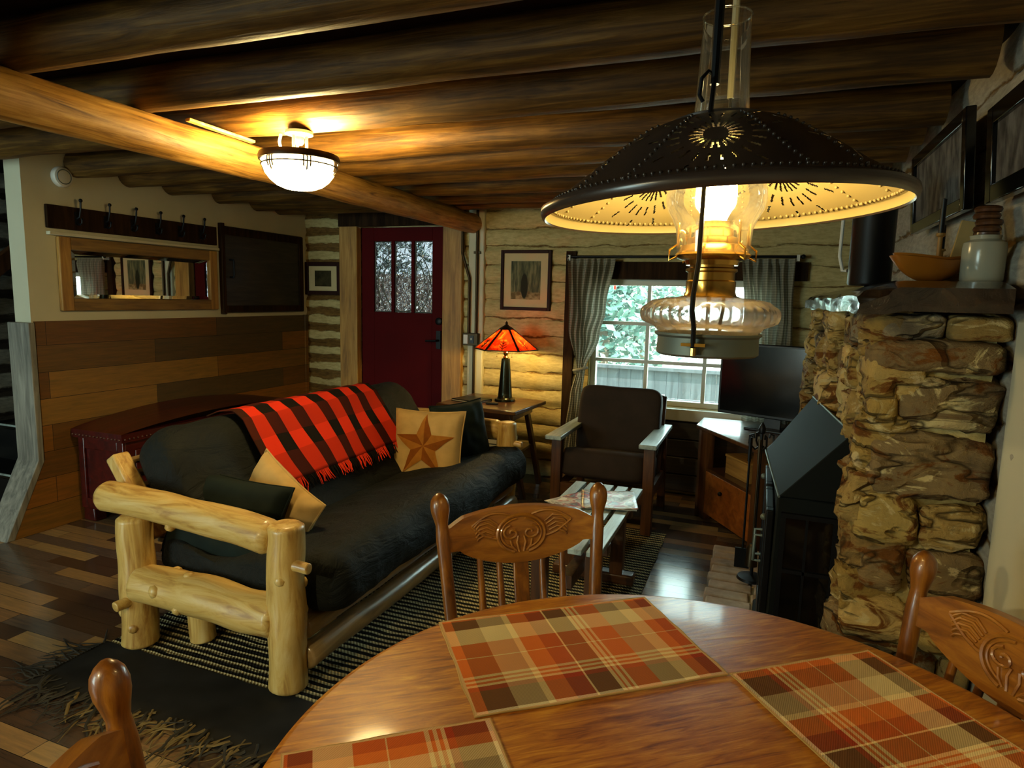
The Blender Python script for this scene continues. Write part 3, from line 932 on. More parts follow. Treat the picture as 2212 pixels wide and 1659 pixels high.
obj('burner', MB().lathe([(0, .122), (.034, .122), (.036, .128), (.046, .131), (.05, .135), (.047, .139), (.044, .142), (.042, .148), (.034, .15), (.033, .158), (.026, .16), (.025, .17), (.021, .172), (.021, .18), (0, .18)], 40), 'brass', hl)
for a in range(6):
    an = a * PI / 3 + .3
    c, s = math.cos(an), math.sin(an)
    pr = MB().tube([(c * .046, s * .046, .134), (c * .058, s * .058, .128), (c * .058, s * .058, .142), (c * .047, s * .047, .15), (c * .047, s * .047, .178)], .0016, 6)
    obj('prong', pr, 'brass', hl)

glass = [(.048, .138), (.049, .155), (.05, .17), (.055, .182), (.062, .194), (.0655, .208), (.0645, .222), (.058, .242), (.05, .262), (.041, .288), (.036, .312), (.034, .335), (.032, .38), (.0305, .42), (.0302, .44)]
g = MB().shell(glass, 40)
g.tube([(.0302 * math.cos(2 * PI * k / 40), .0302 * math.sin(2 * PI * k / 40), .44) for k in range(40)], .0013, 6, closed=True)
obj('glass_chimney', g, 'lamp_glass', hl)
bl = obj('bulb', MB().lathe([(0, .172), (.014, .174), (.016, .184), (.023, .198), (.027, .214), (.026, .23), (.018, .244), (0, .25)], 20), emis('glowing_bulb', (1.0, .78, .36), HANG_BULB), hl)

# punched shade: geometry with real holes
tilt = TR(0, 0, Z(1.551)) @ Matrix.Rotation(math.radians(2.6), 4, V((.36, -.93, 0))) @ Matrix.Rotation(math.radians(-.8), 4, V((.93, .36, 0)))
def prof(t):
    # t 0 rim .. 1 crown
    r = .232 + (.062 - .232) * t
    h = .103 * (.25 * t + .45 * t * t * (3 - 2 * t) + .3 * (1 - (1 - t) ** 2))
    return r, h
ROS = (-.50 * PI - .02, .49)
def hole(u, v):
    a = u * 2 * PI
    r, h = prof(v)
    # rosettes of radial slits, one facing each quarter
    for q in range(5):
        a0 = -1.51 + q * 2 * PI / 5
        da = (a - a0 + PI) % (2 * PI) - PI
        R0 = .150
        x, y = da * r, (r - R0)
        d = math.hypot(x, y)
        th = (math.atan2(y, x) / (2 * PI)) * 22
        fr = abs(th - round(th))
        if abs(fr * 2 * PI / 22 * d) < .0014 and ((.014 < d < .030) or (.040 < d < .056) or (.066 < d < .080 and round(th) % 2)): return True
    return False
def shade_fn(off):
    def f(u, v):
        a = u * 2 * PI
        r, h = prof(v)
        return ((r - off * .5) * math.cos(a), (r - off * .5) * math.sin(a), h - off)
    return f
NU, NV = 840, 100
so = MB().grid(shade_fn(0), NU, NV, tilt, skip=hole)
rimp = [(.231, .002), (.2345, .0), (.2355, -.006), (.2335, -.012), (.230, -.0145), (.2285, -.012)]
so.shell(rimp, 140, tilt, lambda a, z: .004 * math.sin(a * 70) if z < -.003 else 0)
def beads(mb, off, R):
    for q in range(5):
        for sgn in (-.46, .46):
            for k in range(16):
                t = .07 + .82 * k / 16
                r, h = prof(t)
                a = -1.51 + q * 2 * PI / 5 + sgn * (1 - .35 * t)
                mb.ball((r * math.cos(a), r * math.sin(a), h - off), R, 6, tilt)
    for k in range(150):
        a = 2 * PI * k / 150
        r, h = prof(.07)
        mb.ball((r * math.cos(a), r * math.sin(a), h - off), R, 6, tilt)
beads(so, -.0005, .0022)
so.shell([(.063, .102), (.063, .106), (.055, .109), (.034, .110), (.034, .102)], 40, tilt)
obj('shade', so, 'shade_out', hl, sharp=60)
si = MB().grid(shade_fn(.0025), NU, NV, tilt, skip=hole, flip=True)
si.shell([(.2285, -.012), (.228, -.004), (.225, -.001)], 140, tilt)
beads(si, .0045, .0024)
obj('shade_lining', si, 'shade_in', hl, sharp=60)
for sgn, nm in ((-1, 'near'), (1, 'far')):
    ux, uy = -.3583 * sgn * -1, .9336 * sgn
    dx, dy = (.14 * sgn, .99 * sgn)
    P = lambda d, z, lx=0: (dx * d + lx * .93, dy * d + lx * .36, Z(z))
    if sgn < 0:
        ar = MB().tube([P(.079, 1.362), P(.08, 1.39), P(.0945, 1.41), P(.092, 1.43), P(.075, 1.47), P(.07, 1.55), P(.066, 1.64, .0), P(.05, 1.70, .0)], .0054, 8, flat=.6)
        ar.tube([P(.055, 1.668, -.012), P(.058, 1.675, -.016), P(.058, 1.695, -.014), P(.052, 1.705, -.008), P(.048, 1.70, .0)], .0025, 8)
        obj('hanger_arm', ar, 'black_metal', hl)
        obj('arm_foot', MB().box((dx * .077, dy * .077, .018), (.03, .012, .004), None).tube([P(.076, 1.352), P(.076, 1.368)], .004, 8), 'brass', hl)
        obj('hanger_rod', MB().tube([P(.05, 1.69), P(.045, 1.85), P(.03, 2.06)], .006, 8), 'black_metal', hl)
    else:
        ar = MB().tube([P(.079, 1.362), P(.08, 1.39), P(.0945, 1.41), P(.092, 1.43), P(.075, 1.47), P(.07, 1.55), P(.062, 1.64), P(.05, 1.70)], .0042, 8, flat=.6)
        obj('hanger_arm', ar, 'black_metal', hl)
        obj('hanger_rod', MB().tube([P(.05, 1.70), P(.048, 1.85), P(.035, 2.06)], .0048, 8), 'cord', hl)
obj('ceiling_plate', MB().lathe([(0, 2.058 - 1.348), (.045, 2.058 - 1.348), (.045, 2.068 - 1.348), (0, 2.068 - 1.348)], 24), 'black_metal', hl)

# ------------------------------------------------------------------ rug
RX0, RX1, RY0, RY1 = -2.36, -.46, 1.705, 3.9
rg = thing('rug', 'black and cream striped woven rug with black fringed end under the futon', 'rug', (0, 0, 0))
def rugf(u, v):
    x = RX0 + (RX1 - RX0) * u; y = RY0 + (RY1 - RY0) * v
    return (x + .008 * noise.noise(V((0, y * 9, 1))), y, .007 + .0015 * noise.noise(V((x * 6, y * 6, 3))))
rm = MB().grid(rugf, 60, 70)
rm.bx((RX0 + .01, RY0, .0005), (RX1 - .01, RY1, .004))
obj('woven_field', rm, 'rug', rg)
def bandf(u, v):
    x = RX0 - .02 + (RX1 - RX0 + .02) * u
    y = 1.40 + (RY0 - 1.40) * v - (.05 * noise.noise(V((x * 3, 0, 7))) * (1 - v))
    return (x, y, .006 + .003 * (noise.noise(V((x * 7, y * 14, 4))) + .5))
obj('black_end_band', MB().grid(bandf, 90, 14), 'rug_black', rg)
fr, fr2 = MB(), MB()
rf = random.Random(3)
for k in range(170):
    x = RX0 - .02 + (RX1 - RX0) * (k + rf.random()) / 170
    y = rf.uniform(1.38, 1.46); L = rf.uniform(.08, .22); an = rf.gauss(-PI / 2 - .15, .45); w = rf.uniform(.003, .007)
    pts = [(x, y, .012)]
    for q in range(5):
        an += rf.gauss(0, .22)
        x += L / 5 * math.cos(an); y += L / 5 * math.sin(an)
        pts.append((x, y, .006 + .012 * rf.random()))
    (fr2 if rf.random() < .45 and x > -2.05 else fr).tube(pts, [w, w, w * .9, w * .8, w * .6, w * .3], 5, flat=.5)
for k in range(26):
    x, y = RX0 - .015, 1.42 + .28 * k / 26; L = rf.uniform(.06, .2); an = PI + rf.gauss(.25, .3)
    pts = [(x, y, .01)]
    for q in range(4):
        an += rf.gauss(0, .2); x += L / 4 * math.cos(an); y += L / 4 * math.sin(an); pts.append((x, y, .006 + .008 * rf.random()))
    fr.tube(pts, [.005, .005, .004, .003, .0015], 5, flat=.5)
f_ = obj('fringe', fr, 'fringe', rg); f_['kind'] = 'stuff'
f_ = obj('fringe', fr2, plain('frayed_tan_leather', '6a5936', .7, spec=.2, var=.4, scale=14), rg); f_['kind'] = 'stuff'; f_['label'] = 'tan frayed strands'

# ------------------------------------------------------------------ log futon
FX0, FX1, FY0, FY1 = -2.235, -1.497, 1.735, 3.83
fu = thing('log_futon', 'peeled log futon sofa with dark canvas mattress', 'sofa', (-1.87, 2.78, .008))
def L(x, y, z): return (x + 1.87, y - 2.78, z - .008)
def flog(name, p, q, r0, r1, m, seed, knots=0, wob=.1, rnd=.2, bow=0):
    return obj(name, MB().log(L(*p), L(*q), r0, r1, 22, 26, wob, 6, seed, rnd, knots, bow), m, fu, sharp=55)
for y, s in ((FY0, 0), (FY1, 40)):
    flog('front_post', (FX1, y, .009), (FX1, y, .625), .068, .064, 'aspen_z', 31 + s, 5 if s == 0 else 2, .14)
    flog('rear_post', (FX0, y + .01, .009), (FX0, y + .01, .545), .07, .064, 'aspen_z', 32 + s, 2)
    flog('arm_log', (FX0 - .17, y + .01, .60), (FX1 - .04, y - .005, .565), .06, .063, 'aspen_x', 33 + s, 1, .1, .5, .012)
    flog('side_rail', (FX0 + .03, y, .28), (FX1 - .02, y, .275), .076, .078, 'aspen_x', 34 + s, 4, .14)
    flog('peg', (FX1 + .03, y - .02, .49), (FX1 + .115, y - .02, .488), .02, .019, 'aspen_x', 35 + s)
    flog('peg', (FX0 + .015, y - .03, .215), (FX0 + .005, y - .10, .212), .021, .02, 'aspen_x', 36 + s)
flog('inner_leg', (-2.03, 1.86, .009), (-2.05, 1.86, .3), .05, .05, 'aspen_z', 51)
flog('front_rail', (-1.45, FY0 + .03, .12), (-1.45, FY1, .10), .048, .045, 'aspen_y', 52, 2)
flog('front_rail', (-1.475, FY0 + .05, .215), (-1.475, FY1, .20), .04, .042, 'aspen_y', 53, 2)
flog('rear_rail', (-2.2, FY0 + .05, .25), (-2.2, FY1, .25), .05, .05, 'aspen_y', 54)
flog('cross_log', (-2.2, 1.95, .2), (-1.47, 1.95, .16), .045, .045, 'aspen_x', 55)
# slatted back frame
for y in (1.85, 3.74):
    obj('back_frame', MB().bar(L(-2.235, y, .42), L(-2.455, y, .735), .06, .075, (0, 1, 0)), 'aspen_z', fu, bevel=.012)
bs = MB()
for k in range(7): bs.bar(L(-2.235 - .035 * k, 1.86, .40 + .05 * k), L(-2.235 - .035 * k, 3.72, .40 + .05 * k), .05, .018)
obj('back_slats', bs, 'aspen_y', fu)
ss = MB()
for k in range(12): ss.bx(L(-2.17, 1.85 + .165 * k, .262), L(-1.50, 1.93 + .165 * k, .28))
obj('seat_slats', ss, 'aspen_x', fu)
# mattress: one folded pad, profile swept along the sofa
def smooth_loop(ctrl, n):
    out = []; m = len(ctrl)
    for i in range(n):
        t = i / n * m; k = int(t); f = t - k
        p = [V((*ctrl[(k + j - 1) % m], 0)) for j in range(4)]
        q = .5 * ((2 * p[1]) + (-p[0] + p[2]) * f + (2 * p[0] - 5 * p[1] + 4 * p[2] - p[3]) * f * f + (-p[0] + 3 * p[1] - 3 * p[2] + p[3]) * f ** 3)
        out.append((q.x, q.y))
    return out
def sweep_pad(ctrl, ya, yb, n, ny, amp, seed, cx, cz, endround=.09, sag=None):
    loop = smooth_loop(ctrl, n)
    mb = MB()
    def f(u, v):
        k = u * n; i = int(k) % n
        x, z = loop[i]
        e = min(v, 1 - v) * (yb - ya)
        s = 1.0 if e > endround else 1 - .42 * (1 - math.sqrt(max(0, 1 - (1 - e / endround) ** 2)))
        x = cx + (x - cx) * s; z = cz + (z - cz) * s
        y = ya + (yb - ya) * v
        q = V((x * 2.2, y * 2.2, z * 2.2 + seed))
        w = amp * (noise.noise(q) + .55 * noise.noise(q * 3.1) + .25 * (1 - 2 * abs(noise.noise(V((x * 5, y * 11, seed))))))
        dx, dz = x - cx, z - cz; l = math.hypot(dx, dz) + 1e-6
        if sag: z += sag(x, y)
        return L(x + dx / l * w, y, z + dz / l * w)
    mb.grid(f, n, ny, flip=True)
    # close the two ends
    for end in (0, ny):
        idx = [end * (n + 1) + i for i in range(n)]
        mb.f.append(tuple(idx) if end == 0 else tuple(reversed(idx)))
    return mb
seat = [(-2.22, .28), (-1.8, .285), (-1.5, .275), (-1.39, .26), (-1.345, .31), (-1.36, .41), (-1.45, .475), (-1.7, .435), (-1.93, .395), (-2.15, .43), (-2.25, .38)]
obj('seat_mattress', sweep_pad(seat, 1.80, 3.90, 72, 90, .022, 3, -1.75, .37, .12), 'canvas_dark', fu, sharp=80)
back = [(-1.89, .37), (-2.02, .54), (-2.13, .70), (-2.19, .79), (-2.26, .84), (-2.35, .835), (-2.42, .77), (-2.385, .67), (-2.28, .50), (-2.17, .36), (-2.0, .34)]
obj('back_mattress', sweep_pad(back, 1.86, 3.80, 72, 90, .014, 9, -2.17, .63, .16), 'canvas_dark', fu, sharp=80)

# striped throw over the back
def back_front(t):
    # arc-length walk from rear top over the crest and down the front face
    pts = [(-2.39, .83), (-2.33, .857), (-2.26, .862), (-2.195, .825), (-2.14, .75), (-2.075, .665), (-2.01, .58), (-1.93, .48)]
    k = t * (len(pts) - 1); i = min(int(k), len(pts) - 2); f = k - i
    return (pts[i][0] + (pts[i + 1][0] - pts[i][0]) * f, pts[i][1] + (pts[i + 1][1] - pts[i][1]) * f)
def throw_pt(u, v, lift=.0):
    x, z = back_front(v * .90)
    y = 2.24 + 1.15 * u + .04 * v * (1 - 2 * u) + .012 * math.sin(v * 5 + u * 9) - .02 * v
    w = .006 * math.sin(u * 38 + v * 3) + .008 * noise.noise(V((u * 6, v * 4, 2)))
    return V(((x + .018 + w * .7 + lift), y, z + .012 + w * .5))
th = thing('throw_blanket', 'red and black striped throw with fringe draped over the futon back', 'blanket', (-2.2, 2.9, .8))
def T0(p): return (p[0] + 2.2, p[1] - 2.9, p[2] - .8)
obj('cloth', MB().grid(lambda u, v: T0(throw_pt(u, v)), 96, 40), 'throw', th, sharp=180, solid=.006)
fr_r, fr_k = MB(), MB()
for k in range(130):
    u = (k + .5) / 130
    ph = (u * 6 - .32) % 1
    a = throw_pt(u, 1.0)
    L_ = rf.uniform(.045, .07)
    pts = [T0(a), T0(a + V((.02 + rf.uniform(-.006, .006), rf.uniform(-.008, .008), -L_ * .5))), T0(a + V((.035 + rf.uniform(-.008, .008), rf.uniform(-.014, .014), -L_)))]
    (fr_r if ph < .5 else fr_k).tube(pts, [.003, .0028, .0015], 5)
obj('fringe', fr_r, 'red_yarn', th)['kind'] = 'stuff'
obj('fringe', fr_k, 'black_yarn', th)['kind'] = 'stuff'

# pillows
def pillow_fn(w, h, t):
    def f(u, v, side):
        x, y = 2 * u - 1, 2 * v - 1
        k = 1 - .07 * (1 - x * x) * 0
        px = x * (1 - .06 * (1 - y * y)); py = y * (1 - .06 * (1 - x * x))
        px = x * (.93 + .07 * y * y); py = y * (.93 + .07 * x * x)
        d = max(0, (1 - x ** 4) * (1 - y ** 4)) ** .42
        wr = .012 * noise.noise(V((px * 2.3 * w * 4, py * 2.3 * h * 4, side * 5 + t * 9)))
        return V((px * w / 2, py * h / 2, side * (d * t / 2 + wr * d)))
    return f
def pillow(name, label, m, w, h, t, T, parent=None):
    f = pillow_fn(w, h, t)
    o = thing(name, label, 'pillow')
    o.matrix_world = T
    mb = MB().grid(lambda u, v: f(u, v, 1), 28, 28)
    mb.grid(lambda u, v: f(u, v, -1), 28, 28, flip=True)
    obj('cushion_cover', mb, m, o, sharp=180)
    loop = [f(u, 0, 1) for u in [i / 20 for i in range(20)]] + [f(1, v, 1) for v in [i / 20 for i in range(20)]] + [f(1 - u, 1, 1) for u in [i / 20 for i in range(20)]] + [f(0, 1 - v, 1) for v in [i / 20 for i in range(20)]]
    obj('piping', MB().tube([(p.x, p.y, 0) for p in loop], .0045, 6, closed=True), m, o)
    return o, f
def basis(c, x, y):
    x = V(x).normalized(); y = V(y); y = (y - x * y.dot(x)).normalized(); z = x.cross(y)
    T = Matrix((x, y, z)).transposed().to_4x4(); T.translation = V(c)
    return T
def star(o, f, R):
    # five-pointed applique, each arm a light and a dark half, laid on the cushion face
    da, li = MB(), MB()
    S = .43
    for k in range(5):
        a = PI / 2 + k * 2 * PI / 5
        tip = V((math.cos(a), math.sin(a))) * R
        for sg, mb in ((-1, da), (1, li)):
            inn = V((math.cos(a + sg * PI / 5), math.sin(a + sg * PI / 5))) * R * S
            n = 8; idx = {}; vs = []; fs = []
            for i in range(n + 1):
                for j in range(n + 1 - i):
                    p = tip * (i / n) + inn * (j / n)
                    q = f((p.x + 1) / 2, (p.y + 1) / 2, 1); q.z += .0035
                    idx[i, j] = len(vs); vs.append(q)
            for i in range(n):
                for j in range(n - i):
                    t1 = (idx[i, j], idx[i + 1, j], idx[i, j + 1])
                    fs.append(t1 if sg > 0 else t1[::-1])
                    if j < n - i - 1:
                        t2 = (idx[i + 1, j], idx[i + 1, j + 1], idx[i, j + 1])
                        fs.append(t2 if sg > 0 else t2[::-1])
            mb.add(vs, fs)
    a_ = obj('star_applique', da, 'star_dark', o, sharp=180); b_ = obj('star_applique', li, 'star_light', o, sharp=180)
o, f = pillow('throw_pillow', 'tan pillow with a brown star at the far end of the futon', 'tan_cloth', .44, .44, .15,
              basis((-1.795, 3.31, .535), (.97, .12, .02), (.05, .28, .95)))
star(o, f, .92)
pillow('throw_pillow', 'dark green pillow behind the far star pillow against the log arm', 'green_cloth', .38, .40, .16,
       basis((-1.70, 3.56, .575), (.50, .84, .06), (-.12, .22, .95)))
o, f = pillow('throw_pillow', 'tan pillow half hidden behind the dark pillow at the near arm', 'tan_cloth', .42, .42, .13,
              basis((-1.895, 2.12, .465), (-.88, .2, .42), (-.42, .25, .85)))
star(o, f, .9)
pillow('throw_pillow', 'blackish green pillow leaning on the near log arm', 'green_cloth', .52, .36, .17,
       basis((-1.99, 1.965, .49), (.97, .03, -.06), (.05, .45, .85)))

# ------------------------------------------------------------------ red chest behind the futon
ch = thing('blanket_chest', 'dark red wooden chest with beaded lid edge against the board wainscot', 'chest', (-3.62, 3.36, 0))
cb = MB().bx((-.19, -.72, .085), (.19, .72, .53))
obj('chest_body', cb, 'mahogany', ch, bevel=.006)
def lidf(u, v):
    y = -.76 + 1.52 * v; x = -.205 + .42 * u
    hump = .075 * (math.sin(PI * v) ** .8 if 0 < v < 1 else 0)
    return (x, y, .575 + hump * (1 - .35 * u) + .004)
lm = MB().grid(lidf, 8, 40)
lm.bx((-.205, -.76, .53), (.215, .76, .58))
obj('lid', lm, 'mahogany', ch)
bd = MB()
for k in range(54): bd.ball((.219, -.74 + 1.48 * k / 53, .548), .0065, 8)
for k in range(14): bd.ball((-.19 + .39 * k / 13, -.763, .548), .0065, 8)
obj('bead_trim', bd, plain('dull_red_bead', '4a220c', .5, 0), ch)
pn = MB()
for y0, y1 in ((-.72, -.72),):
    pn.bx((-.19, -.735, .085), (-.14, -.72, .53)).bx((.14, -.735, .085), (.19, -.72, .53)).bx((-.14, -.735, .46), (.14, -.72, .53)).bx((-.14, -.735, .085), (.14, -.72, .15))
obj('end_panel_frame', pn, 'mahogany', ch, bevel=.005)
fp = MB()
for k in range(3):
    a = -.66 + k * .46; fp.bx((.19, a, .15), (.2, a + .4, .47))
obj('front_panel', fp, 'mahogany', ch, bevel=.012)
for x in (-.15, .15):
    for y in (-.68, .68):
        obj('foot', MB().prism([(x - .05, .0), (x + .05, .0), (x + .045, .09), (x - .045, .09)], -.04, .04, TR(0, y, 0) @ TXZ), 'mahogany', ch, bevel=.008)

# ------------------------------------------------------------------ partition wall fittings
X0 = XP
rk = thing('coat_rack', 'dark board coat rack with black hooks above the mirror', 'coat rack', (X0, 3.16, 1.82))
obj('backboard', MB().bx((.001, -.61, -.066), (.022, .62, .066)), 'wood_dark_trim', rk, bevel=.003)
for k in range(6):
    y = 2.72 + .182 * k - 3.16
    hk = MB().bx((.022, y - .011, -.035), (.027, y + .011, .04))
    hk.tube([(.026, y, .0), (.05, y, .01), (.062, y, .05), (.066, y, .10)], [.006, .005, .005, .005], 8).ball((.066, y, .105), .011, 10)
    hk.tube([(.026, y, -.02), (.05, y, -.035), (.066, y, -.025), (.07, y, -.005)], [.005, .005, .004, .004], 8).ball((.07, y, -.002), .008, 8)
    obj('hook', hk, 'black_metal', rk)
tag(obj('rail_moulding', MB().bx((X0, 2.55, 1.715), (X0 + .035, 3.79, 1.735)), 'plaster', bevel=.004), 'thin pale ledge between coat rack and mirror', 'ledge')
mi = thing('wall_mirror', 'wide wood-framed mirror on the white partition below the coat hooks', 'mirror', (X0, 3.185, 1.495))
w, h, b = .585, .215, .072
def mf(y0, y1, z0, z1): return MB().bx((.001, y0, z0), (.03, y1, z1))
for nm, a in (('frame_side', (-w, -w + b, -h, h)), ('frame_side', (w - b, w, -h, h)), ('frame_rail', (-w + b, w - b, -h, -h + b)), ('frame_rail', (-w + b, w - b, h - b, h))):
    obj(nm, mf(*a), 'pine_z' if 'side' in nm else 'pine_y', mi, bevel=.006)
obj('mirror_glass', MB().bx((.001, -w + b, -h + b), (.014, w - b, h - b)), 'mirror', mi)
bv = MB()
i0, j0 = w - b, h - b
for (p, q, r_, s_) in (((-i0, -j0), (i0, -j0), (i0 - .025, -j0 + .025), (-i0 + .025, -j0 + .025)), ((i0, -j0), (i0, j0), (i0 - .025, j0 - .025), (i0 - .025, -j0 + .025)),
                       ((i0, j0), (-i0, j0), (-i0 + .025, j0 - .025), (i0 - .025, j0 - .025)), ((-i0, j0), (-i0, -j0), (-i0 + .025, -j0 + .025), (-i0 + .025, j0 - .025))):
    bv.add([(.0145, *p), (.0145, *q), (.0175, *r_), (.0175, *s_)], [(0, 1, 2, 3)])
obj('bevel_edge', bv, 'mirror', mi, smooth=False)
cp = thing('wall_cabinet', 'dark plank cabinet door with black pull right of the mirror', 'cabinet', (X0, 4.28, 1.58))
obj('door_panel', MB().bx((.001, -.45, -.325), (.03, .45, .325)), wood('cabinet_dark_plank', ['17140f', '2d271b', '40372a'], 'y', 1.2, .45), cp, bevel=.004)
ed = MB().bx((.001, -.47, -.335), (.04, -.44, .345)).bx((.03, -.44, .26), (.038, .45, .32)).bx((.03, .40, -.32), (.038, .45, .26)).bx((.03, -.44, -.32), (.038, .40, -.27))
obj('door_frame', ed, 'wood_dark_trim', cp, bevel=.003)
obj('pull_handle', MB().tube([(.03, -.39, .075), (.06, -.385, .075), (.065, -.385, .06), (.065, -.385, -.04), (.06, -.385, -.055), (.03, -.39, -.055)], .008, 8), 'black_metal', cp)
sd = thing('smoke_detector', 'round white smoke detector high on the white partition', 'smoke detector', (X0, 2.655, 2.05))
obj('housing', MB().lathe([(0, .001), (.058, .001), (.06, .012), (.052, .03), (.03, .036), (0, .036)], 32, RY(PI / 2)), 'white_plastic', sd)
obj('vent_ring', MB().tube([(.034, .04 * math.cos(2 * PI * k / 24), .04 * math.sin(2 * PI * k / 24)) for k in range(24)], .003, 6, closed=True), 'tin_grey', sd)

# ------------------------------------------------------------------ pictures on the back wall
def picture(name, label, x0, x1, z0, z1, fw, inset, pm, group='framed pictures'):
    cx, cz = (x0 + x1) / 2, (z0 + z1) / 2
    yb = YB - .022
    t = thing(name, label, 'picture', (cx, yb, cz), group=group)
    w, h = (x1 - x0) / 2, (z1 - z0) / 2
    fm = MB().bx((-w, -.025, -h), (-w + fw, 0, h)).bx((w - fw, -.025, -h), (w, 0, h)).bx((-w + fw, -.025, -h), (w - fw, 0, -h + fw)).bx((-w + fw, -.025, h - fw), (w - fw, 0, h))
    obj('frame', fm, 'frame_dark', t, bevel=.003)
    obj('mat_board', MB().bx((-w + fw, -.012, -h + fw), (w - fw, -.004, h - fw)), 'mat_board', t)
    a, b_, c, d = inset
    obj('print', MB().bx((-w + a, -.0135, -h + b_), (w - c, -.0125, h - d)), pm, t)
    return t
picture('framed_picture', 'framed woodland print with cream mat between conduits and window', -1.955, -1.54, 1.325, 1.79, .025, (.085, .085, .085, .085), photo_mat('woodland_print', 'woods'))
picture('framed_picture', 'small dark framed picture with cream mat left of the red door', -3.845, -3.47, 1.405, 1.693, .036, (.1, .075, .1, .075), photo_mat('dark_print', 'dark'))

# conduits and switch box
cd = thing('electrical_conduit', 'dark metal conduit with a bend running down beside the door', 'conduit', (-2.26, YB - .07, 1.1))
obj('pipe', MB().tube([(-.02, .005, 1.0), (-.02, .005, .70), (-.018, 0, .66), (.025, 0, .53), (.045, -.0, .47), (.045, 0, .4), (.045, 0, .03)], .011, 10), 'bronze', cd)
cd2 = thing('electrical_conduit', 'straight dark metal conduit from ceiling to switch box', 'conduit', (-2.145, YB - .07, 1.1))
p2 = obj('pipe', MB().tube([(-.005, 0, 1.0), (-.005, 0, .03)], .011, 10), 'bronze', cd2)
obj('strap', MB().bx((-.035, .0, .66), (.02, .02, .68)), 'bronze', cd2)
cd3 = thing('electrical_conduit', 'dark metal conduit dropping from the switch box behind the side table', 'conduit', (-2.165, YB - .07, .3))
obj('pipe', MB().tube([(0, 0, .73), (0, 0, -.25)], .011, 10), 'bronze', cd3)
sb = thing('switch_box', 'surface mounted switch box with white switch below the conduits', 'switch', (-2.19, YB - .05, 1.08))
obj('box', MB().bx((-.066, -.045, -.05), (.068, -.0, .05)), 'bronze', sb, bevel=.004)
obj('switch_plate', MB().bx((-.055, -.052, -.036), (-.018, -.045, .036)), 'white_plastic', sb)
obj('outlet', MB().bx((-.0, -.05, -.03), (.035, -.045, .03)), 'black_plastic', sb)
obj('toggle', MB().bx((.01, -.056, -.006), (.02, -.05, .012)), 'white_plastic', sb)

# ------------------------------------------------------------------ curtains
rodt = thing('curtain_rod', 'dark curtain rod over the window', 'curtain rod', (-.6, YB - .1, 1.735))
obj('rod', MB().tube([(-.78, 0, 0), (.81, 0, 0)], .009, 10), 'black_metal', rodt)
for x in (-.78, .79): obj('bracket', MB().bx((x - .01, -.012, -.03), (x + .01, .07, .012)), 'white_paint', rodt)
for x in (-.79, .82): obj('finial', MB().ball((x, 0, 0), .016, 10), 'black_metal', rodt)
def curtain(label, xl, xr, zt, zb, nf, gather=True):
    t = thing('curtain', label, 'curtain', (0, YB - .1, zb), group='grey curtains')
    def f(u, v):
        # v 0 top .. 1 bottom
        z = zt + (zb - zt) * v
        a, b_ = xl(z), xr(z)
        w = b_ - a
        amp = min(.03, .09 * w)
        x = a + w * u + .006 * math.sin(9 * z + u * 11)
        y = -.016 + amp * math.sin(2 * PI * nf * u + 1.3 * math.sin(2.2 * z)) + .004 * noise.noise(V((u * 20, z * 4, 1)))
        if z > zt - .03: y = -.012 + (y + .012) * .6
        return (x, y, z - zb)
    obj('drape', MB().grid(f, 110, 60), 'curtain', t, sharp=180)
    return t
def li(pts):
    def f(z):
        for (z0, a), (z1, b_) in zip(pts, pts[1:]):
            if z <= z0 and z >= z1:
                k = (z0 - z) / (z0 - z1); k = k * k * (3 - 2 * k)
                return a + (b_ - a) * k
        return pts[-1][1]
    return f
ct = curtain('grey curtain tied back at the left of the window', li([(1.72, -1.385), (1.2, -1.36), (.9, -1.295), (.7, -1.335), (.2, -1.385)]), li([(1.72, -1.03), (1.35, -1.08), (1.15, -1.13), (.9, -1.225), (.7, -1.235), (.2, -1.24)]), 1.72, .25, 7)
obj('tieback', MB().tube([(-1.26 + .05 * math.cos(2 * PI * k / 20), -.016 + .035 * math.sin(2 * PI * k / 20), .65 + .012 * math.cos(2 * PI * k / 20)) for k in range(20)], .011, 8, closed=True), 'curtain', ct)
curtain('grey curtain hanging at the right of the window behind the television', li([(1.72, -.16), (1.3, -.12), (.3, -.08)]), li([(1.72, .17), (1.3, .19), (.3, .22)]), 1.72, .3, 6)

# ------------------------------------------------------------------ side table and lamp
stb = thing('side_table', 'dark wood side table with splayed legs in the corner by the door', 'table', (-1.83, 4.42, 0), .0)
tp = MB().prism([(-.34, -.30), (.30, -.36), (.335, .21), (-.31, .30)], .62, .65)
obj('tabletop', tp, 'brown_wood_x', stb, bevel=.006)
obj('apron', MB().bx((-.24, -.24, .56), (.24, .17, .62)), 'brown_wood_x', stb)
for (x, y, x2, y2) in ((-.2, -.2, -.29, -.29), (.2, -.24, .32, -.22), (-.2, .15, -.28, .22), (.2, .13, .30, .2)):
    obj('leg', MB().bar((x, y, .62), (x2, y2, 0), .05, .035), 'brown_wood', stb, bevel=.004)
obj('shelf', MB().bx((-.25, -.22, .30), (.25, .17, .32)), 'brown_wood_x', stb)
for i, (z, dx, lab, m) in enumerate(((.345, 0, 'grey covered book lying lowest on the side table shelf', 'tin_grey'), (.385, .02, 'black book lying on top of the grey book on the side table shelf', 'black_plastic'), (.425, -.02, 'dark folder on top of the stack on the side table shelf', 'rug_black'))):
    b_ = thing('book', lab, 'book', (-1.83 + dx, 4.36, z - .025), group='books on the side table shelf')
    obj('cover', MB().bx((-.15, -.11, 0), (.15, .11, .04)), m, b_, bevel=.003)
    obj('pages', MB().bx((-.146, -.112, .005), (.152, .106, .035)), 'paper', b_)
bk = thing('book', 'thin dark guest book lying on the side table left of the lamp', 'book', (-1.985, 4.34, .65), -.25)
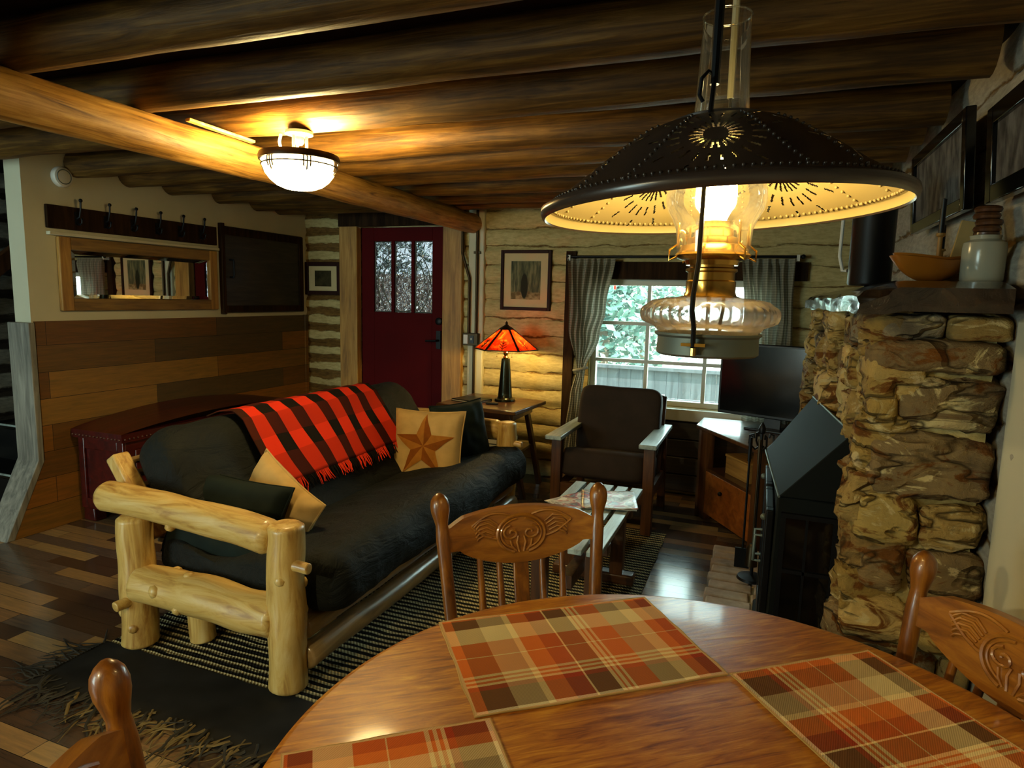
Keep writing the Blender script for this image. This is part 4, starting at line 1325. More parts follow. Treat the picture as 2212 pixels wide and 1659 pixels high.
obj('cover', MB().bx((-.12, -.09, .012), (.12, .09, .018)).bx((-.12, -.09, 0), (.12, .09, .003)).bx((-.12, .085, 0), (.12, .09, .018)), 'black_plastic', bk)
obj('pages', MB().bx((-.115, -.086, .003), (.116, .085, .012)), 'paper', bk)
rm_ = thing('remote_control', 'small black remote on the side table in front of the lamp', 'remote', (-1.79, 4.27, .65), .2)
obj('body', MB().bx((-.045, -.016, 0), (.045, .016, .014)), 'black_plastic', rm_, bevel=.004)
bt = MB()
for k in range(5): bt.lathe([(.004, .014), (.004, .016), (0, .016)], 8, TR(-.032 + .014 * k, 0, 0))
obj('buttons', bt, 'tin_grey', rm_)

lp = thing('table_lamp', 'mission style table lamp with red mica shade on the side table', 'lamp', (-1.77, 4.47, .65))
obj('base', MB().lathe([(0, 0), (.078, 0), (.08, .008), (.075, .018), (.06, .024), (.054, .034)] + [(.054 - .022 * k / 8, .034 + .28 * k / 8) for k in range(1, 9)] + [(.03, .32), (0, .32)], 36), plain('bronze_green_lamp_body', '2d3023', .22, .75), lp)
obj('neck', MB().lathe([(0, .318), (.018, .318), (.022, .33), (.012, .34), (.018, .352), (.02, .365), (.012, .375), (.012, .40), (0, .40)], 24), 'brass', lp)
nS = 6
ZB_, ZT_, RB_, RT_ = .395, .535, .235, .055
ms = MB(); fr_ = MB()
phi0 = .24
ribs = []
for k in range(nS):
    a0, a1 = phi0 + 2 * PI * k / nS, phi0 + 2 * PI * (k + 1) / nS
    P4 = [V((RB_ * math.cos(a0), RB_ * math.sin(a0), ZB_)), V((RB_ * math.cos(a1), RB_ * math.sin(a1), ZB_)), V((RT_ * math.cos(a1), RT_ * math.sin(a1), ZT_)), V((RT_ * math.cos(a0), RT_ * math.sin(a0), ZT_))]
    ms.add(P4, [(0, 1, 2, 3)])
    fr_.bar(P4[0] * 1.0, P4[3], .014, .008)
    fr_.bar(P4[0] + V((0, 0, -.004)), P4[1] + V((0, 0, -.004)), .016, .008)
    mid = (P4[0] + P4[1]) / 2; mt = (P4[2] + P4[3]) / 2
    nrm = V((mid.x, mid.y, 0)).normalized() * .004
    # pine sprig overlay
    fr_.bar(mid + nrm, mid.lerp(mt, .5) + nrm, .004, .003)
    for s in (-1, 1):
        for q in (.08, .2, .32):
            c = mid.lerp(mt, q) + nrm
            fr_.bar(c, c + (P4[1] - P4[0]) * .13 * s * (1 - q) + (mt - mid) * .12, .004, .003)
fr_.lathe([(0, ZT_), (.06, ZT_), (.05, ZT_ + .012), (.02, ZT_ + .03), (.008, ZT_ + .04), (.011, ZT_ + .05), (0, ZT_ + .065)], 6, RZ(phi0))
def mica():
    t = NT('red_mica')
    n = t.noise(t.coord(), 9, 4, .6, 1.5)
    col = t.ramp(n, [(.3, '4a0803'), (.52, '961c06'), (.75, 'cc641e')])
    t.n.remove(t.b)
    tl = t.node('ShaderNodeBsdfTranslucent'); t.put(tl.inputs[0], col)
    df = t.node('ShaderNodeBsdfDiffuse'); t.put(df.inputs[0], col)
    mx = t.node('ShaderNodeMixShader'); mx.inputs[0].default_value = .75
    t.t.links.new(df.outputs[0], mx.inputs[1]); t.t.links.new(tl.outputs[0], mx.inputs[2])
    t.t.links.new(mx.outputs[0], t.out.inputs[0])
    return t.m
obj('shade', ms, mica(), lp, smooth=False)
obj('shade_frame', fr_, 'bronze', lp)
obj('bulb', MB().ball((.07, 0, .43), (.022, .022, .03), 14), emis('warm_lamp_bulb', (1.0, .68, .2), TABLE_BULB), lp)
pc = MB()
for s in (-1, 1): pc.tube([(.06 * s, -.03, .40), (.06 * s, -.03, .34)], .0014, 5).ball((.06 * s, -.03, .335), .004, 8)
obj('pull_chain', pc, 'brass', lp)

# ------------------------------------------------------------------ armchair
ac = thing('armchair', 'wooden armchair with dark brown cushions in front of the window', 'armchair', (-.868, 4.13, 0))
for x in (-.29, .29):
    obj('front_leg', MB().bx((x - .032, -.31, 0), (x + .032, -.25, .555)), 'brown_wood', ac, bevel=.004)
    obj('rear_leg', MB().bar((x, .27, .56), (x, .34, 0), .05, .05), 'brown_wood', ac, bevel=.004)
    s = 1 if x > 0 else -1
    obj('armrest', MB().prism([(x - .052, -.385), (x + .052, -.385), (x + .05, .34), (x - .04, .34)], .555, .582), 'grey_slat', ac, bevel=.005)
    obj('side_rail', MB().bx((x - .014, -.26, .2), (x + .014, .3, .27)), 'brown_wood', ac)
obj('front_rail', MB().bx((-.26, -.30, .19), (.26, -.27, .27)), 'brown_wood_x', ac)
obj('back_rest_frame', MB().bar((-.27, .20, .25), (-.27, .37, .77), .04, .03, (0, 1, 0)).bar((.27, .20, .25), (.27, .37, .77), .04, .03, (0, 1, 0)).bar((-.27, .37, .765), (.27, .37, .765), .05, .03), 'brown_wood', ac, bevel=.004)
def pad(w, d, h, seed, cr=.03):
    mb = MB()
    mb.stone((0, 0, 0), (w, d, h), 'ffffff', .26, seed, .02, 48, 24)
    mb.hasc = False
    return mb
cu = pad(.55, .56, .19, 1)
Ts = TR(0, -.02, .35) @ RX(-.2)
for i, p in enumerate(cu.v): cu.v[i] = Ts @ p
obj('seat_cushion', cu, 'brown_suede', ac, sharp=180)
cu = pad(.56, .16, .47, 2)
Tb = TR(0, .20, .60) @ RX(-.24)
for i, p in enumerate(cu.v): cu.v[i] = Tb @ p
obj('back_cushion', cu, 'brown_suede', ac, sharp=180)

# ------------------------------------------------------------------ coffee table and papers
ct_ = thing('coffee_table', 'weathered slatted wooden coffee table on the striped rug', 'table', (-.72, 2.92, .009))
for k in range(5):
    x = -.155 + .0775 * k
    obj('slat', MB().bx((x - .029, -.50, .39), (x + .029, .47, .413)), 'grey_slat', ct_, bevel=.003)
for y in (-.33, .18):
    obj('cleat', MB().bx((-.185, y - .03, .345), (.185, y + .03, .39)), 'brown_wood_x', ct_, bevel=.004)
    for x in (-.12, .12): obj('leg', MB().bx((x - .033, y - .03, .05), (x + .033, y + .03, .345)), 'brown_wood', ct_, bevel=.004)
    obj('foot', MB().bx((-.21, y - .035, 0), (.21, y + .035, .055)), 'brown_wood_x', ct_, bevel=.01)
obj('stretcher', MB().bx((-.025, -.33, .16), (.025, .18, .22)), 'brown_wood', ct_)
def paper(name, label, x, y, z, w, h, rot, fold=.0):
    t = thing(name, label, 'magazine', (x, y, z), rot, 'papers on the coffee table')
    def f(u, v):
        return ((u - .5) * w, (v - .5) * h, .003 + .012 * max(0, u - .6) ** 2 * 4 + .004 * noise.noise(V((u * 4, v * 4, x * 9))))
    obj('cover', MB().grid(f, 16, 16), 'news', t, solid=.002)
    obj('pages', MB().bx((-w / 2 + .004, -h / 2 + .004, 0), (w / 2 - .006, h / 2 - .004, .002)), 'paper', t)
paper('magazine', 'printed magazine lying flat at the left of the coffee table', -.79, 3.03, .4225, .21, .28, -.5)
paper('magazine', 'folded newspaper on the right of the coffee table', -.655, 3.09, .431, .27, .3, .25)

# ------------------------------------------------------------------ hearth bricks
hb = thing('brick_hearth', 'low hearth of worn flat bricks beside the stove', 'hearth', (.05, 2.9, 0))
bk_ = MB()
y = 2.05 - 2.9
k = 0
while y < 3.70 - 2.9:
    h = .098
    off = .006 * math.sin(k * 3)
    bk_.box((-.115 + off, y + h / 2, .03), (.20, h - .012, .06))
    bk_.box((.095 + off, y + h / 2, .03), (.20, h - .012, .06))
    y += h; k += 1
obj('bricks', bk_, 'brick', hb, bevel=.009)
obj('mortar_bed', MB().bx((-.205, -.85, 0), (.21, .80, .045)), 'plaster', hb)

# ------------------------------------------------------------------ stone chimney
CX, CY0, CY1 = .285, 2.0, 3.97
cn = thing('stone_chimney', 'rough fieldstone fireplace mass against the right wall', 'fireplace', (.43, 3.0, 0))
SV = V((.43, 3.0, 0))
smb = MB()
sr = random.Random(12)
tones = ['b89c5e', 'a68a52', 'c4aa6e', '987a48', 'ae9562', '87714e', 'bca05c', 'a3874a', '92866e']
mort = MB()
def mrt(x, y, z, nx, ny):
    d = .03 * noise.fractal(V((x * 7, y * 7, z * 9)), 1.0, 2.0, 4)
    return V((x + nx * d, y + ny * d, z)) - SV
mort.grid(lambda u, v: mrt(CX + .012 + (XR - .03 - CX - .012) * u, CY0 + .02, 1.40 * v, 0, -1), 30, 100)
mort.grid(lambda u, v: mrt(CX + .012, CY1 + (CY0 + .02 - CY1) * u, 1.40 * v, -1, 0), 110, 90)
mort.grid(lambda u, v: mrt(XR - .03 + (CX + .012 - XR + .03) * u, CY1, 1.40 * v, 0, 1), 20, 60)
mt_ = NT('sandy_mortar')
nz = mt_.noise(mt_.coord(), 14, 6, .65)
mt_.bump(nz, .8, .015)
obj('mortar_core', mort, mt_.fin(mt_.ramp(nz, [(.3, '82703f'), (.55, 'b09c66'), (.75, 'c6b584')]), .95, 0, .1), cn, sharp=180)
def st_(c, d, e=None, seed=None, amp=.2):
    c = V(c) - SV
    col = lin(sr.choice(tones)); j = sr.uniform(.85, 1.15)
    e = e or sr.uniform(.3, .5); seed = seed if seed is not None else sr.randrange(999)
    def sp(w, m): return math.copysign(abs(w) ** m, w)
    nu, nv = 44, 24
    vs = []; fs = []
    R_ = Matrix.Rotation(sr.uniform(-.07, .07), 3, 'Y') @ Matrix.Rotation(sr.uniform(-.08, .08), 3, 'X')
    for jv in range(nv + 1):
        t = -PI / 2 + PI * jv / nv
        for k in range(nu):
            a = 2 * PI * k / nu
            q = V((sp(math.cos(t), e) * sp(math.cos(a), e) * d[0], sp(math.cos(t), e) * sp(math.sin(a), e) * d[1], sp(math.sin(t), e) * d[2])) * .5
            o = V((seed * 7.3, seed * 3.1, seed))
            w = noise.noise(q * 7 + o) * .6 + noise.fractal(q * V((1, 1, 1.8)).x * 16 + o, .8, 2.1, 5) * .5 - .35 * abs(noise.noise(q * 11 + o))
            q = q + q.normalized() * w * amp * min(d) * 1.1
            vs.append(c + R_ @ q)
    for jv in range(nv):
        for k in range(nu):
            a = jv * nu + k; b = jv * nu + (k + 1) % nu
            fs.append((a, b, b + nu, a + nu))
    smb.add(vs, fs, col=(*[x * j for x in col[:3]], 1))
# near face, courses from the photo: (z0, z1, [x splits])
courses = [(0, .17, [.27, .47, .595]), (.17, .34, [.275, .40, .595]), (.34, .47, [.29, .52, .595]), (.47, .62, [.27, .44, .59]), (.62, .76, [.30, .41, .60]),
           (.76, .90, [.275, .43, .60]), (.90, 1.09, [.29, .59]), (1.09, 1.245, [.285, .36, .595]), (1.245, 1.335, [.275, .595]), (1.335, 1.405, [.30, .45, .60])]
for (z0, z1, xs) in courses:
    for a, b in zip(xs, xs[1:]):
        st_(((a + b) / 2, CY0 + .06, (z0 + z1) / 2), ((b - a) * 1.0, .17 + sr.uniform(-.03, .05), (z1 - z0) * .98), seed=sr.randrange(999))
# left face (towards the room)
z = 0
while z < 1.36:
    h = sr.uniform(.10, .19)
    if z + h > 1.33: h = 1.41 - z
    y = CY0 - .01
    while y < CY1 - .05:
        w = sr.uniform(.14, .32)
        if y + w > CY1 - .12: w = CY1 - y
        bul = sr.uniform(-.02, .035) + (.02 if y > 3.3 else 0)
        st_((CX + .06 - bul * .5, y + w / 2, z + h / 2), (.15 + bul, w * 1.02, h * 1.02), amp=.3)
        y += w
    z += h
obj('stonework', smb, 'stone', cn, sharp=75)

# ------------------------------------------------------------------ mantel
mt = thing('mantel', 'thick dark hewn wooden mantel on top of the stone chimney', 'mantel', (.42, 2.98, 1.41))
def mant(u, v):
    # u runs round the section, v along y
    y = -1.09 + 2.22 * v
    sec = [(-.19, .0), (-.19, .045), (-.10, .08), (.14, .08), (.14, 0)]
    k = u * 5; i = int(k + 1e-9) % 5; f = k - int(k + 1e-9)
    x = sec[i][0] + (sec[(i + 1) % 5][0] - sec[i][0]) * f
    z = sec[i][1] + (sec[(i + 1) % 5][1] - sec[i][1]) * f
    if v < .04: z -= .02 * (1 - v / .04) * (z > .03)
    if x < -.12:
        w = .022 * noise.noise(V((z * 14, y * 2.6, 1))) + .007 * noise.noise(V((z * 30, y * 8, 5)))
        x += w - .008 * abs(math.sin(y * 7))
        if z < .05: z += .012 * noise.noise(V((y * 3.1, 2, 3))) - .008
    return (x, y, z)
mm = MB().grid(mant, 50, 120, flip=True)
mm.f.append(tuple(range(50))); mm.f.append(tuple(reversed([120 * 51 + i for i in range(50)])))
obj('slab', mm, 'mantel', mt, sharp=35)

MZ = 1.4905
pot = thing('stock_pot', 'tall black canister standing on the far part of the mantel', 'pot', (.325, 2.50, MZ))
obj('body', MB().lathe([(0, 0), (.062, 0), (.066, .006), (.066, .33), (.069, .335), (.066, .34), (.06, .34), (.06, .01), (0, .01)], 40), 'black_plastic', pot)
obj('handle', MB().tube([(-.066, .02, .30), (-.09, .035, .28), (-.092, .035, .1), (-.08, .03, .05), (-.066, .02, .05)], .006, 8), 'white_plastic', pot)
obj('lid', MB().lathe([(0, .34), (.067, .34), (.06, .352), (.012, .356), (.012, .37), (0, .374)], 32), 'black_metal', pot)
bo = thing('wooden_bowl', 'long orange wooden dough bowl on the mantel', 'bowl', (.425, 2.12, MZ), .55)
def bow(u, v, o=0):
    a = 2 * PI * u
    r = v
    x = (.125 - o) * r * math.cos(a); y = (.06 - o) * r * math.sin(a)
    z = .058 * r ** 2.2 + .012 * abs(math.cos(a)) * r ** 3 + o
    return (x, y, z)
obj('shell', MB().grid(lambda u, v: bow(u, v), 40, 12).grid(lambda u, v: bow(u, v, .008), 40, 12, flip=True), 'orange_wood', bo)
jr = thing('stoneware_crock', 'cream glazed stoneware crock on the near end of the mantel', 'crock', (.535, 2.08, MZ))
obj('body', MB().lathe([(0, 0), (.044, 0), (.049, .006), (.050, .09), (.048, .104), (.034, .112), (.036, .122), (.03, .124), (.03, .02), (0, .02)], 40, None, lambda a, z: .006 * math.sin(a * 16) if .02 < z < .1 else 0), 'crock', jr)
obj('stopper', MB().lathe([(0, .11), (.029, .112), (.029, .13), (0, .13)], 20), 'brown_wood', jr)
bdl = thing('twine_stack', 'stack of dark twine coils on top of the cream crock', 'twine', (.535, 2.08, MZ + .13))
for k in range(4):
    obj('coil', MB().tube([(.023 * math.cos(2 * PI * i / 16) + .004 * math.sin(k * 2), .023 * math.sin(2 * PI * i / 16), .009 + .017 * k) for i in range(16)], .009, 8, closed=True), 'brown_wood', bdl)
for i, (x, y, hh, lab) in enumerate(((.455, 2.19, .235, 'taller dark candlestick on the mantel behind the wooden bowl'), (.475, 2.26, .17, 'shorter candlestick on the mantel beside the taller one'))):
    ck = thing('candlestick', lab, 'candlestick', (x, y, MZ), group='candlesticks on the mantel')
    obj('stick', MB().lathe([(0, 0), (.022, 0), (.02, .008), (.007, .014), (.006, hh * .55), (.012, hh * .57), (.011, hh * .6), (0, hh * .6)], 16), 'pine_z', ck)
    obj('candle', MB().lathe([(0, hh * .6), (.0075, hh * .6), (.007, hh), (0, hh + .003)], 14), 'black_plastic', ck)
bx_ = thing('leaning_board', 'plain tan board leaning against the wall behind the crock', 'board', (.525, 2.21, MZ))
obj('board', MB().bar((0, 0, .0), (.03, 0, .17), .10, .01, (0, 1, 0)), 'tan_cloth', bx_, bevel=.002)

# pictures on the right wall (leaning out slightly at the top)
def side_picture(label, y0, y1, z0, z1, fw, xoff, group='framed pictures'):
    cy, cz = (y0 + y1) / 2, (z0 + z1) / 2
    t = thing('framed_picture', label, 'picture', (xoff, cy, cz), group=group)
    t.rotation_euler = (0, math.radians(-4), 0)
    w, h = (y1 - y0) / 2, (z1 - z0) / 2
    fm = MB().bx((-.02, -w, -h), (.008, -w + fw, h)).bx((-.02, w - fw, -h), (.008, w, h)).bx((-.02, -w + fw, -h), (.008, w - fw, -h + fw)).bx((-.02, -w + fw, h - fw), (.008, w - fw, h))
    obj('frame', fm, 'black_gloss', t, bevel=.003)
    obj('print', MB().bx((-.008, -w + fw, -h + fw), (.0, w - fw, h - fw)), photo_mat('grey_print', 'grey'), t)
side_picture('large black framed picture on the right log wall above the mantel', 2.34, 3.10, 1.715, 2.015, .04, .545)
side_picture('narrow black framed picture at the right edge of the photo', 1.72, 2.125, 1.70, 1.945, .045, .545)

# ------------------------------------------------------------------ stove
sv = thing('wood_stove', 'charcoal steel stove with sloping hood and glass doors against the stone chimney', 'stove', (.18, 2.57, .061))
def S(x, y, z): return (x - .18, y - 2.57, z - .061)
body = MB()
sec = [(.045, .061), (.045, .12), (.075, .14), (.085, .80), (.275, .80), (.275, .061)]
Tsec = Matrix(((1, 0, 0, -.18), (0, 0, 1, -2.57), (0, 1, 0, -.061), (0, 0, 0, 1)))
body.prism(sec, 2.22, 2.93, Tsec)
obj('body', body, 'stove_metal', sv, bevel=.006)
hood = MB()
hood.add([S(.088, 2.20, .805), S(.282, 2.20, 1.03), S(.225, 3.03, 1.03), S(.052, 2.90, .805), S(.285, 2.20, .805), S(.285, 2.95, .805), S(.285, 3.03, 1.03)],
         [(0, 1, 2, 3), (0, 4, 1), (3, 2, 6, 5), (1, 4, 5, 6, 2), (0, 3, 5, 4)])
obj('hood', hood, 'stove_metal', sv, sharp=20, bevel=.003)
hl_ = MB().tube([S(.282, 2.20, 1.03), S(.225, 3.03, 1.03)], .004, 6).tube([S(.088, 2.198, .805), S(.05, 2.90, .805)], .004, 6)
obj('hood_trim', hl_, 'tin_grey', sv)
for y0, y1 in ((2.25, 2.56), (2.59, 2.90)):
    d = MB().bx(S(.055, y0, .16), S(.08, y0 + .04, .74)).bx(S(.055, y1 - .04, .16), S(.08, y1, .74)).bx(S(.055, y0 + .04, .16), S(.08, y1 - .04, .22)).bx(S(.055, y0 + .04, .68), S(.08, y1 - .04, .74))
    dd = obj('door', d, 'black_metal', sv, bevel=.004)
    obj('glass', MB().bx(S(.064, y0 + .04, .22), S(.07, y1 - .04, .68)), 'stove_glass', dd)
    yy = y1 - .02 if y0 < 2.4 else y0 + .02
    obj('handle', MB().tube([S(.055, yy, .55), S(.03, yy, .55), S(.028, yy, .45), S(.055, yy, .45)], .006, 8), 'tin_grey', dd)
sp_ = MB().bx(S(.10, 2.205, .10), S(.115, 2.222, .75)).bx(S(.255, 2.205, .10), S(.27, 2.222, .75)).bx(S(.115, 2.205, .10), S(.255, 2.222, .115)).bx(S(.115, 2.205, .735), S(.255, 2.222, .75)).bx(S(.115, 2.205, .55), S(.255, 2.222, .562)).bx(S(.175, 2.205, .115), S(.182, 2.222, .735))
si_ = obj('side_window_frame', sp_, 'black_metal', sv)
obj('side_glass', MB().bx(S(.115, 2.212, .115), S(.255, 2.22, .735)), 'stove_glass', si_)
for y in (2.3, 2.86): obj('vent_knob', MB().ball(S(.05, y, .70), .012, 10), 'tin_grey', sv)

# fireplace tools
ft = thing('fireplace_tool_set', 'black iron fireplace tool stand on the brick hearth left of the stove', 'fireplace tools', (.035, 3.3, .061))
obj('base', MB().lathe([(0, 0), (.07, 0), (.065, .012), (.015, .02), (0, .02)], 24), 'black_metal', ft)
obj('pole', MB().tube([(0, 0, .015), (0, 0, .74)], .008, 8), 'black_metal', ft)
top = MB()
for a in range(4):
    an = a * PI / 2 + .4
    c, s = math.cos(an), math.sin(an)
    top.tube([(0, 0, .68), (.03 * c, .03 * s, .66), (.06 * c, .06 * s, .69), (.058 * c, .058 * s, .73), (.04 * c, .04 * s, .735), (.036 * c, .036 * s, .715)], .005, 6)
top.lathe([(0, .73), (.014, .74), (.018, .76), (.01, .78), (0, .795)], 12)
obj('scroll_top', top, 'black_metal', ft)
for a, nm in ((2.6, 'poker'), (3.6, 'shovel'), (4.6, 'brush')):
    c, s = math.cos(a) * .055, math.sin(a) * .055
    tm = MB().tube([(c, s, .70), (c, s, .10)], .0045, 8).tube([(c, s, .72), (c, s, .60)], .008, 8)
    if nm == 'shovel': tm.box((c, s, .11), (.07, .012, .10))
    if nm == 'brush': tm.lathe([(.012, .2), (.024, .18), (.03, .09), (0, .09)], 12, TR(c, s, 0))
    if nm == 'poker': tm.tube([(c, s, .12), (c - .03, s, .09), (c - .035, s, .12)], .004, 6)
    obj(nm, tm, 'black_metal' if nm != 'brush' else 'bronze', ft)

# ------------------------------------------------------------------ television on corner stand
ts = thing('corner_stand', 'brown wooden corner stand with knotty drawer front under the television', 'stand', (-.02, 4.3, 0))
poly = [(-.36, 4.36), (.03, 3.75), (.19, 4.05), (.22, 4.66), (-.34, 4.66)]
pp = [(x + .02, y - 4.3) for x, y in poly]
obj('tabletop', MB().prism(pp, .595, .62), 'brown_wood_x', ts, bevel=.004)
A, B = V((-.325, 4.37, 0)), V((.03, 3.81, 0))
O = V((.02, -4.3, 0))
def fpan(t0, t1, z0, z1, th=.02, back=.0):
    n = V((-(B - A).y, (B - A).x, 0)).normalized() * -1
    p, q = A.lerp(B, t0) + O, A.lerp(B, t1) + O
    if n.x > 0: n = -n
    bx = [p - n * back, q - n * back, q - n * (th + back), p - n * (th + back)]
    return MB().prism([(v.x, v.y) for v in bx], z0, z1)
obj('post', fpan(0, .13, 0, .595, .05), 'brown_wood', ts)
obj('post', fpan(.93, 1, 0, .595, .05), 'brown_wood', ts)
dw = obj('drawer', fpan(.13, .93, .05, .33, .02), 'orange_board', ts, bevel=.003)
mid = A.lerp(B, .45) + O
obj('knob', MB().ball((mid.x - .01, mid.y - .008, .24), .014, 12), 'black_metal', dw)
obj('shelf', fpan(.13, .93, .33, .35, .35, .005), 'brown_wood_x', ts)
obj('side_panel', MB().bx((-.32, .07, 0), (-.295, .36, .595)), 'brown_wood', ts)
obj('back_panel', MB().bx((-.31, .34, 0), (.22, .36, .595)), 'brown_wood_x', ts)
sbx = thing('wooden_box', 'pale wooden box on the open shelf of the corner stand', 'box', (-.01, 4.165, .35), math.radians(-57))
obj('body', MB().bx((-.13, -.09, 0), (.13, .09, .11)), 'pine_x', sbx, bevel=.003)
obj('lid', MB().bx((-.135, -.095, .11), (.135, .095, .125)), 'pine_x', sbx, bevel=.003)
tv = thing('television', 'black flat screen television on the corner stand by the window', 'television', (.10, 4.37, .62), math.radians(-20))
obj('screen_housing', MB().bx((-.36, -.012, .075), (.36, .035, .545)), 'black_plastic', tv, bevel=.006)
obj('screen', MB().bx((-.345, -.0145, .095), (.345, -.011, .53)), 'black_gloss', tv)
obj('stand_neck', MB().bx((-.05, .0, .01), (.05, .02, .09)), 'black_plastic', tv)
obj('stand_base', MB().bx((-.15, -.08, 0), (.15, .09, .014)), 'black_plastic', tv, bevel=.004)

# ------------------------------------------------------------------ dining table
TX, TY, TA = -.033, .8325, math.radians(38)
dt = thing('dining_table', 'round golden oak dining table in the foreground', 'table', (TX, TY, 0))
obj('tabletop', MB().lathe([(0, .722), (.585, .722), (.602, .727), (.61, .738), (.611, .748), (.606, .757), (.596, .76), (0, .76)], 128), 'table_top', dt, sharp=50)
obj('apron', MB().lathe([(.50, .64), (.515, .64), (.515, .722), (.50, .722)], 64), 'oak_x', dt)
obj('pedestal', MB().lathe([(0, .08), (.10, .08), (.11, .1), (.09, .14), (.06, .2), (.075, .3), (.095, .4), (.08, .5), (.06, .56), (.1, .6), (.3, .66), (.3, .722), (0, .722)], 40), 'oak', dt)
for k in range(4):
    a = PI / 4 + k * PI / 2 + TA
    c, s = math.cos(a), math.sin(a)
    obj('foot', MB().tube([(c * .08, s * .08, .13), (c * .18, s * .18, .13), (c * .28, s * .28, .07), (c * .36, s * .36, .03), (c * .40, s * .40, .03)], [.04, .04, .034, .03, .028], 12), 'oak', dt)
def placemat(label, cx, cy, rot, seed):
    t = thing('placemat', label, 'placemat', (cx, cy, .7605), rot, 'plaid placemats on the dining table')
    def f(u, v):
        ex = .004 * noise.noise(V((v * 5, seed, 0))) * (1 if abs(u - .5) > .48 else 0)
        return ((u - .5) * .465 + ex, (v - .5) * .31 + .003 * noise.noise(V((u * 5, seed, 4))), .0025 + .0012 * noise.noise(V((u * 6, v * 5, seed))))
    mb = MB().grid(f, 40, 30)
    o = obj('woven_cloth', mb, 'plaid', t, sharp=180)
    hem = MB()
    loop = [f(i / 24, 0) for i in range(24)] + [f(1, i / 18) for i in range(18)] + [f(1 - i / 24, 1) for i in range(24)] + [f(0, 1 - i / 18) for i in range(18)]
    hem.tube([(p[0], p[1], .0015) for p in loop], .0014, 5, closed=True)
    obj('hem', hem, 'tan_cloth', t)
placemat('orange plaid placemat at the far seat, nearest the futon', -.292, 1.127, TA, 1)
placemat('orange plaid placemat at the right seat, nearest the stone chimney', .254, 1.065, TA - PI / 2, 5)
placemat('orange plaid placemat cut off at the bottom left edge', -.336, .591, TA + PI / 2, 9)

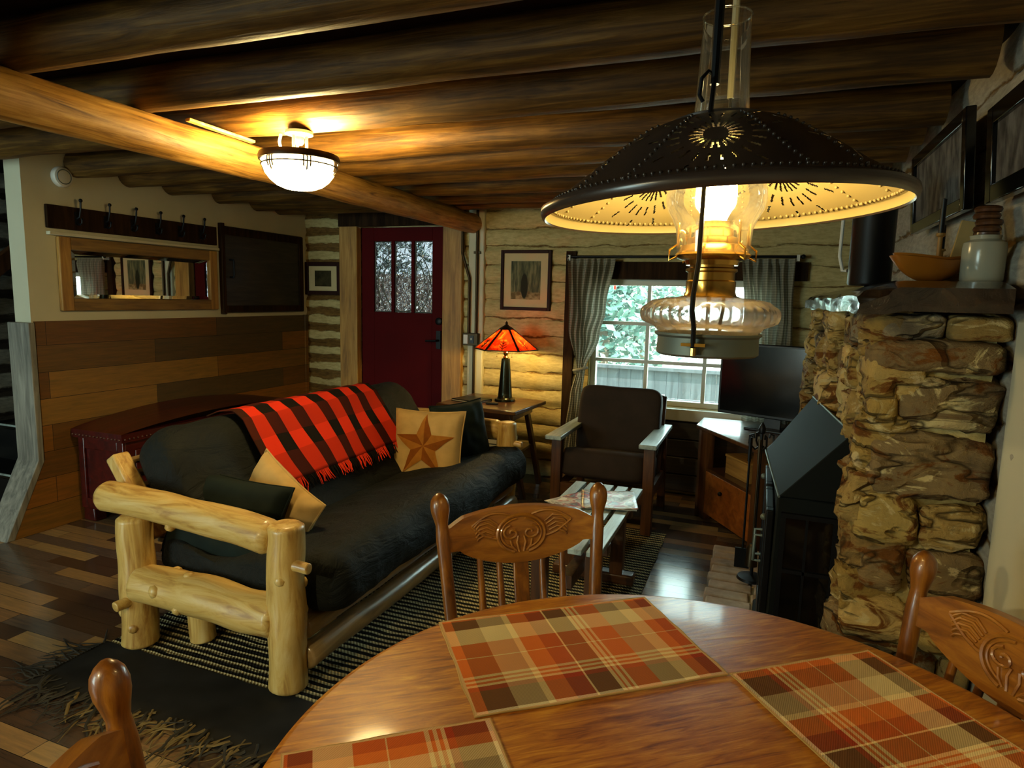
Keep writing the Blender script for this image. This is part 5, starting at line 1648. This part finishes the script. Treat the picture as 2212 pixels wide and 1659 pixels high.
# ------------------------------------------------------------------ pressed-back chairs
def make_chair():
    t = thing('dining_chair', 'x', 'chair', (0, 0, 0), 0, 'pressed back oak chairs round the dining table')
    # local: seat centre at origin, back towards +y, front towards -y
    seat = MB()
    out = [(.20 * math.cos(a) * (1.0 + .06 * math.sin(a)), .20 * math.sin(a)) for a in [2 * PI * k / 40 for k in range(40)]]
    out = [(math.copysign(abs(math.cos(a)) ** .6, math.cos(a)) * (.205 - .015 * math.sin(a)), math.copysign(abs(math.sin(a)) ** .6, math.sin(a)) * .205) for a in [2 * PI * k / 48 for k in range(48)]]
    seat.prism(out, .438, .462)
    obj('seat', seat, 'oak_x', t, bevel=.008)
    for s in (-1, 1):
        p0, p1 = V((s * .185, .185, .455)), V((s * .222, .268, .925))
        zs = [(0, .015), (.08, .017), (.2, .0155), (.55, .0165), (.75, .018), (.80, .0165), (.83, .0155), (.86, .0185), (.9, .0235), (.935, .0245), (.965, .0215), (.985, .015), (1, .006)]
        obj('back_post', MB().tube([p0.lerp(p1, a) for a, r in zs], [r for a, r in zs], 18), 'oak', t, sharp=60)
        fl = [(0, .014), (.2, .021), (.45, .018), (.5, .023), (.55, .017), (.9, .013), (1, .012)]
        for yy, y2 in ((-.15, -.19), (.15, .2)):
            a_, b_ = V((s * .15, yy, .44)), V((s * .195, y2, 0))
            obj('leg', MB().tube([a_.lerp(b_, k) for k, r in fl], [r for k, r in fl], 14), 'oak', t)
        obj('stretcher', MB().tube([(s * .172, -.17, .22), (s * .176, 0, .22), (s * .172, .175, .22)], [.009, .013, .009], 10), 'oak', t)
    for z in (.16, .27):
        obj('stretcher', MB().tube([(-.17, -.172, z), (0, -.175, z), (.17, -.172, z)], [.009, .014, .009], 10), 'oak', t)
    def back_y(x, z): return .185 + .083 * (z - .455) / .47 + .030 * (1 - (x / .21) ** 2)
    def top(x):
        k = abs(x) / .2
        return .848 + .024 * (1 - k * k) - (.012 if k > .8 else 0) * (k - .8) / .2
    def bot(x):
        k = abs(x) / .2
        return .778 - .052 * max(0, math.cos(min(1, k / .85) * PI / 2)) ** .7
    def cr(u, v, off):
        x = -.203 + .406 * u
        z = bot(x) + (top(x) - bot(x)) * v
        return (x, back_y(x, z) + off, z)
    n1, n2 = 48, 14
    mb = MB().grid(lambda u, v: cr(u, v, -.011), n1, n2).grid(lambda u, v: cr(u, v, .011), n1, n2, flip=True)
    o1 = (n1 + 1) * (n2 + 1)
    for i in range(n1):
        mb.f.append((i, o1 + i, o1 + i + 1, i + 1))
        a_ = n2 * (n1 + 1) + i
        mb.f.append((a_, a_ + 1, o1 + a_ + 1, o1 + a_))
    crest = obj('crest_rail', mb, 'oak_x', t, sharp=50)
    cv = MB()
    def on(x, z): return (x, back_y(x, z) - .0125, z)
    def curve(pts, r=.0032): cv.tube([on(*p) for p in pts], r * 1.35, 6)
    cz = .80
    for s in (-1, 1):
        # C scroll rim, volute and fanned leaf
        curve([(s * (.004 + .062 * math.cos(a)), cz + .002 + .048 * math.sin(a)) for a in [-PI * .42 + k * PI * 1.0 / 20 for k in range(21)]], .0036)
        curve([(s * (.004 + .052 * math.cos(a)), cz + .002 + .039 * math.sin(a)) for a in [-PI * .40 + k * PI * .85 / 18 for k in range(19)]], .0022)
        curve([(s * (.026 + (.004 + .0016 * k) * math.cos(.55 * k)), cz + .004 + (.004 + .0011 * k) * math.sin(.55 * k)) for k in range(15)], .0028)
        curve([(s * .006, cz - .045), (s * .012, cz - .02), (s * .008, cz - .004)], .0026)
        curve([(s * (.014), cz - .043), (s * .026, cz - .03), (s * .03, cz - .014)], .0022)
        for k in range(5):
            x0 = .066 + .004 * k
            curve([(s * x0, cz + .030 - .008 * k), (s * (x0 + .022), cz + .046 - .010 * k), (s * (x0 + .05 - .003 * k), cz + .044 - .011 * k), (s * (x0 + .066 - .006 * k), cz + .03 - .009 * k)], .0024)
        curve([(s * (.03 + .108 * k / 16), cz + .050 + .012 * math.sin(PI * k / 16) - .016 * (k / 16) ** 2) for k in range(17)], .0028)
        curve([(s * (.138 - .075 * k / 12), cz + .033 - .04 * math.sin(PI * .5 * k / 12)) for k in range(13)], .0028)
    obj('carving', cv, 'oak_x', crest)
    for x in (-.115, -.06, .06, .115):
        b = V((x * .92, .185, .46)); e = V((x, back_y(x, .75) - .001, bot(x) + .01))
        obj('spindle', MB().tube([b, b.lerp(e, .3), b.lerp(e, .6), e], [.0085, .0115, .0095, .008], 10), 'oak', t)
    b = (0, .195, .46); e = (0, back_y(0, .73), .735)
    obj('splat', MB().bar(b, e, .042, .010, (0, 1, 0)), 'oak', t, bevel=.003)
    return t
chair = make_chair()
def away(root, bx, by, th, label, first=False):
    w = V((-math.sin(th), math.cos(th), 0))
    loc = V((bx, by, 0)) - w * .258
    if first:
        root.location = loc; root.rotation_euler = (0, 0, th); root['label'] = label
    else: dup(root, loc, th, label)
away(chair, -.555, 1.545, math.radians(38.5), 'carved oak chair on the far side of the table, facing the camera', True)
away(chair, .45, 1.30, math.radians(-60), 'carved oak chair right of the table in front of the stone chimney')
away(chair, -.65, .39, math.radians(126.9), 'dark oak chair cut off at the bottom left corner')
